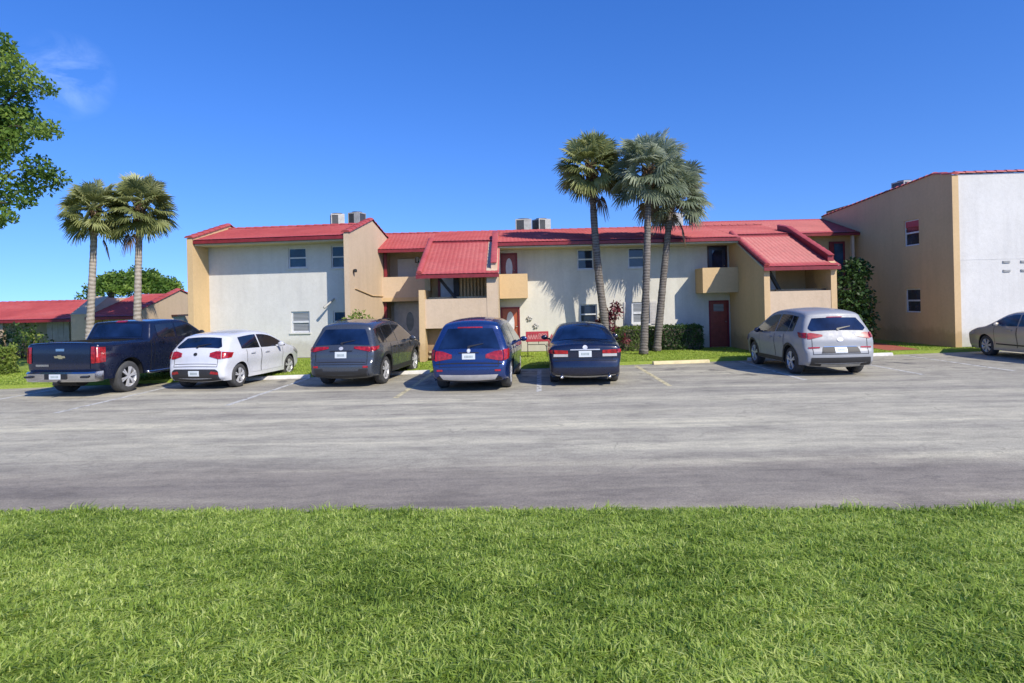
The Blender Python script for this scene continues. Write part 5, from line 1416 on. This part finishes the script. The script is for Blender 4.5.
# raised lawn round the buildings, with a kerb face
m = MB(); n = 60
xs = np.linspace(-46, 46, n)
for a, b in zip(xs[:-1], xs[1:]):
    m.quad((a, kerb_d(a), LAWN - .02), (b, kerb_d(b), LAWN - .02), (b, 75, LAWN), (a, 75, LAWN))
    m.quad((a, kerb_d(a), -.01), (b, kerb_d(b), -.01), (b, kerb_d(b), LAWN - .02), (a, kerb_d(a), LAWN - .02))
tag(m.build('back_lawn', M_['lawn']), kind='structure')
def front_z(x, y):
    t = np.clip((edge_d(x) - y) / 4.2, 0, 1.6)
    return .03 + .44 * t - .10 * t * t
xs = np.linspace(-14, 14, 57); ys = np.linspace(0, 1, 30)
V = np.array([(x, edge_d(x) - 12 * f * f * 1.0 - .0, front_z(x, edge_d(x) - 12 * f * f)) for x in xs for f in ys])
V[:, 2] += np.array([.025 * mnoise.noise(Vector((v[0] * 1.3, v[1] * 1.3, 0))) for v in V])
F = np.array([(i * 30 + j, i * 30 + j + 1, (i + 1) * 30 + j + 1, (i + 1) * 30 + j) for i in range(56) for j in range(29)])
tag(np_mesh('front_lawn', V, F, M_['soil'], smooth=True), kind='structure')
sheet('footpath', [(13.1, 22.35, LAWN - .01), (14.3, 22.5, LAWN - .01), (15.0, 28.5, LAWN + .012), (13.7, 28.5, LAWN + .012)], M_['redpath'])

# bay markings, slightly askew like the bays, worn through in places
def worn_paint(name, c):
    m, nt, b = mat(name)
    co = objco(nt); f = noise(nt, 5.5, 6, .75, co)
    al = ramp(nt, f, [(.36, (0, 0, 0)), (.50, (.92, .92, .92))])
    b.inputs['Base Color'].default_value = (*c, 1); b.inputs['Roughness'].default_value = .8
    nt.links.new(al, b.inputs['Alpha'])
    return m
PY = worn_paint('worn yellow paint', (.66, .58, .34)); PW = worn_paint('worn white paint', (.62, .61, .55))
for x, mt in ((-12.5, PW), (-9.35, PW), (-6.0, PW), (-2.45, PY), (.80, PW), (3.86, PY), (7.35, PW), (10.6, PW), (13.2, PW)):
    y1 = kerb_d(x) - .3; y0 = y1 - 4.9; s_ = .045 if x < 3 else .025
    m = MB(); m.quad((x - s_ * 4.9 - .06, y0, .004), (x - s_ * 4.9 + .06, y0, .004), (x + .06, y1, .004), (x - .06, y1, .004))
    tag(m.build('road_markings', mt), kind='structure')

# wheel stops
def stop_mesh():
    poly = [(-.09, 0), (.09, 0), (.075, .075), (.045, .105), (-.045, .105), (-.075, .075)]
    return MB().prism_x(poly, -.93, .93)
proto = None
for i, (x, mt, lab) in enumerate([(5.38, 'yellowstop', 'pale yellow wheel stop at the head of the empty bay beside the dark sedan'), (-6.9, 'concrete', 'white wheel stop between the white hatchback and the grey car'), (-3.45, 'concrete', 'white wheel stop between the grey and the bright blue car'), (11.85, 'concrete', 'white wheel stop just past the tail of the silver car'), (2.2, 'concrete', 'white wheel stop under the nose of the dark sedan'), (8.6, 'concrete', 'white wheel stop under the nose of the silver car')]):
    if proto is None:
        o = proto = stop_mesh().build('wheel_stop', M_[mt], bevel=.012)
    else:
        o = proto.copy(); o.data = proto.data.copy(); o.data.materials[0] = M_[mt]; col.objects.link(o)
    o.location = (x, kerb_d(x) - .22, 0); o.rotation_euler = (0, 0, math.atan(.15) * (.7 if x > 4 else 1))
    tag(o, lab, 'wheel stop', 'wheel stops along the kerb')

# ------------------------------------------------------------------ grass blades
def blades(name, X, Yy, Zz, h, w, rg, mt, lean=.5):
    n = len(X)
    a = rg.random(n) * 2 * pi; l = np.abs(rg.normal(size=n)) * lean; hh = h * (.55 + .75 * rg.random(n))
    d = np.stack([np.cos(a), np.sin(a), np.zeros(n)], 1); b2 = a + pi / 2 + rg.normal(size=n) * .6
    s_ = np.stack([np.cos(b2), np.sin(b2), np.zeros(n)], 1) * (w * (.6 + .8 * rg.random(n)))[:, None] * .5
    P = np.stack([X, Yy, Zz], 1); up = np.array([0, 0, 1.0])
    mid = P + d * (hh * l * .35)[:, None] + up * (hh * .6)[:, None]
    tip = P + d * (hh * l * 1.15)[:, None] + up * (hh * (1.0 - .28 * np.minimum(1.6, l)))[:, None]
    V = np.stack([P - s_ * .8, P + s_ * .8, mid + s_, mid - s_, tip], 1).reshape(-1, 3)
    k = np.arange(n) * 5
    F = np.concatenate([np.stack([k, k + 1, k + 2], 1), np.stack([k, k + 2, k + 3], 1), np.stack([k + 3, k + 2, k + 4], 1)])
    pt = np.array([mnoise.noise(Vector((x * .8, y * .8, 3.0))) for x, y in zip(X, Yy)])
    t = np.clip(.47 + .17 * pt + .22 * rg.normal(size=n), 0, 1)
    dry = rg.random(n) < .04; t[dry] = 1
    return tag(np_mesh(name, V, F, mt, attr=np.repeat(t, 5)), kind='stuff')
rg = np.random.default_rng(99)
n = 330000
yy = 2.1 + 4.6 * rg.random(n); xx = (rg.random(n) - .5) * 2 * (yy * .86 + .5)
ok = yy < edge_d(xx) + .03 + .03 * rg.normal(size=n) + np.array([.05 * mnoise.noise(Vector((x * 2.1, 7, 0))) for x in xx]); xx, yy = xx[ok], yy[ok]
tx = []
for cx_t, k_ in ((4.35, 160), (4.75, 260), (3.2, 90), (-1.9, 60), (-4.4, 70), (.9, 50)):
    ax_ = cx_t + rg.normal(size=k_) * .09; ay_ = edge_d(ax_) - np.abs(rg.normal(size=k_)) * .09; tx.append((ax_, ay_))
nt0 = len(xx); xx = np.concatenate([xx] + [q[0] for q in tx]); yy = np.concatenate([yy] + [q[1] for q in tx])
tuft = np.array([mnoise.noise(Vector((x * 6, y * 6, 0))) for x, y in zip(xx, yy)])
blades('turf_grass', xx, yy, front_z(xx, np.minimum(yy, edge_d(xx))) - .005, np.where(np.arange(len(xx)) < nt0, .058 * (1 + .6 * tuft), .12), .0095, rg, M_['blade'], 1.05)
n = 90000
xx = -19 + 38 * rg.random(n); yy = kerb_d(xx) + .02 + (rg.random(n)**1.2) * 5.0
ok = (yy < 25.3) & ~((xx > 13.0) & (xx < 15.1) & (xx > 13.0 + (yy - 22.4) * .1) & (xx < 14.35 + (yy - 22.4) * .115)); ok &= ~((xx < -5.9) & (yy > 24.2)) & ~((xx > -3.3) & (xx < -.4) & (yy > 21.9)) & ~((xx > 8.9) & (xx < 11.4) & (yy > 21.9)) & ~((xx > 15.7) & (yy > 22.7))
xx, yy = xx[ok], yy[ok]
blades('short_grass', xx, yy, np.full(len(xx), LAWN - .015), .036, .022, rg, M_['blade_far'], .9)

# ------------------------------------------------------------------ light, sky, camera
SUN_AZ, SUN_EL = R(40), R(38)         # sun behind the viewer's right shoulder
w = bpy.data.worlds.new('World'); S.world = w; w.use_nodes = True
nt = w.node_tree; bgn = nt.nodes['Background']
sky = nt.nodes.new('ShaderNodeTexSky'); sky.sky_type = 'NISHITA'; sky.sun_disc = False
sky.sun_elevation = SUN_EL; sky.sun_rotation = pi - SUN_AZ
sky.altitude = 0; sky.air_density = 1.0; sky.dust_density = 0.25; sky.ozone_density = 4.0
hs = nt.nodes.new('ShaderNodeHueSaturation'); hs.inputs['Saturation'].default_value = 1.29; hs.inputs['Hue'].default_value = .517; hs.inputs['Value'].default_value = .77
nt.links.new(sky.outputs[0], hs.inputs['Color'])
# the deep blue of a clear dry day reaches almost down to the horizon
tcs = nt.nodes.new('ShaderNodeTexCoord'); sx = nt.nodes.new('ShaderNodeSeparateXYZ'); nt.links.new(tcs.outputs['Generated'], sx.inputs[0])
zz_ = nt.nodes.new('ShaderNodeMath'); zz_.operation = 'MULTIPLY_ADD'; nt.links.new(sx.outputs['Z'], zz_.inputs[0]); zz_.inputs[1].default_value = .9; zz_.inputs[2].default_value = .145
cx_ = nt.nodes.new('ShaderNodeCombineXYZ'); nt.links.new(sx.outputs['X'], cx_.inputs[0]); nt.links.new(sx.outputs['Y'], cx_.inputs[1]); nt.links.new(zz_.outputs[0], cx_.inputs[2])
nv = nt.nodes.new('ShaderNodeVectorMath'); nv.operation = 'NORMALIZE'; nt.links.new(cx_.outputs[0], nv.inputs[0]); nt.links.new(nv.outputs[0], sky.inputs['Vector'])
# one thin wisp of cloud high on the left
tc = nt.nodes.new('ShaderNodeTexCoord')
def wdot(vec):
    d = nt.nodes.new('ShaderNodeVectorMath'); d.operation = 'DISTANCE'; nt.links.new(tc.outputs['Generated'], d.inputs[0]); d.inputs[1].default_value = vec
    return d.outputs['Value']
cd = Vector((-440 / 640, 1, 236 / 640)).normalized()
mp = nt.nodes.new('ShaderNodeMapping'); mp.inputs['Scale'].default_value = (9, 9, 16); mp.inputs['Rotation'].default_value = (0, R(35), R(20)); nt.links.new(tc.outputs['Generated'], mp.inputs['Vector'])
nz = nt.nodes.new('ShaderNodeTexNoise'); nz.inputs['Scale'].default_value = 1.6; nz.inputs['Detail'].default_value = 7; nz.inputs['Roughness'].default_value = .6; nz.inputs['Distortion'].default_value = .6; nt.links.new(mp.outputs[0], nz.inputs['Vector'])
fo = nt.nodes.new('ShaderNodeMapRange'); fo.inputs['From Min'].default_value = .055; fo.inputs['From Max'].default_value = .0; nt.links.new(wdot(cd), fo.inputs['Value'])
th = nt.nodes.new('ShaderNodeMapRange'); th.inputs['From Min'].default_value = .42; th.inputs['From Max'].default_value = .75; th.inputs['To Max'].default_value = .20; nt.links.new(nz.outputs['Fac'], th.inputs['Value'])
mu = nt.nodes.new('ShaderNodeMath'); mu.operation = 'MULTIPLY'; nt.links.new(fo.outputs[0], mu.inputs[0]); nt.links.new(th.outputs[0], mu.inputs[1])
mxc = nt.nodes.new('ShaderNodeMix'); mxc.data_type = 'RGBA'; nt.links.new(mu.outputs[0], mxc.inputs[0]); nt.links.new(hs.outputs[0], mxc.inputs[6]); mxc.inputs[7].default_value = (6.5, 7.5, 9, 1)
nt.links.new(mxc.outputs[2], bgn.inputs['Color']); bgn.inputs['Strength'].default_value = 0.15

ld = bpy.data.lights.new('sun', 'SUN'); ld.energy = 2.7; ld.angle = R(.53); ld.color = (1.0, .93, .80)
lo = bpy.data.objects.new('sun', ld); col.objects.link(lo); lo.location = (20, -20, 30)
dirv = Vector((-sin(SUN_AZ) * cos(SUN_EL), cos(SUN_AZ) * cos(SUN_EL), -sin(SUN_EL)))
lo.rotation_euler = dirv.to_track_quat('-Z', 'Y').to_euler()

cam = bpy.data.cameras.new('camera'); co_ = bpy.data.objects.new('camera', cam); col.objects.link(co_)
cam.sensor_width = 36; cam.lens = 640 / 1024 * 36; cam.shift_y = -39.5 / 1024; cam.clip_end = 3000; cam.clip_start = .05
co_.location = (0, 0, 2.1); co_.rotation_euler = (pi / 2, math.atan(.0227), 0)
S.camera = co_
S.view_settings.view_transform = 'Standard'; S.view_settings.look = 'None'; S.view_settings.gamma = 1.0; S.view_settings.exposure = 0.95
S.view_settings.use_curve_mapping = False
S.cycles.max_bounces = 8; S.cycles.use_denoising = True
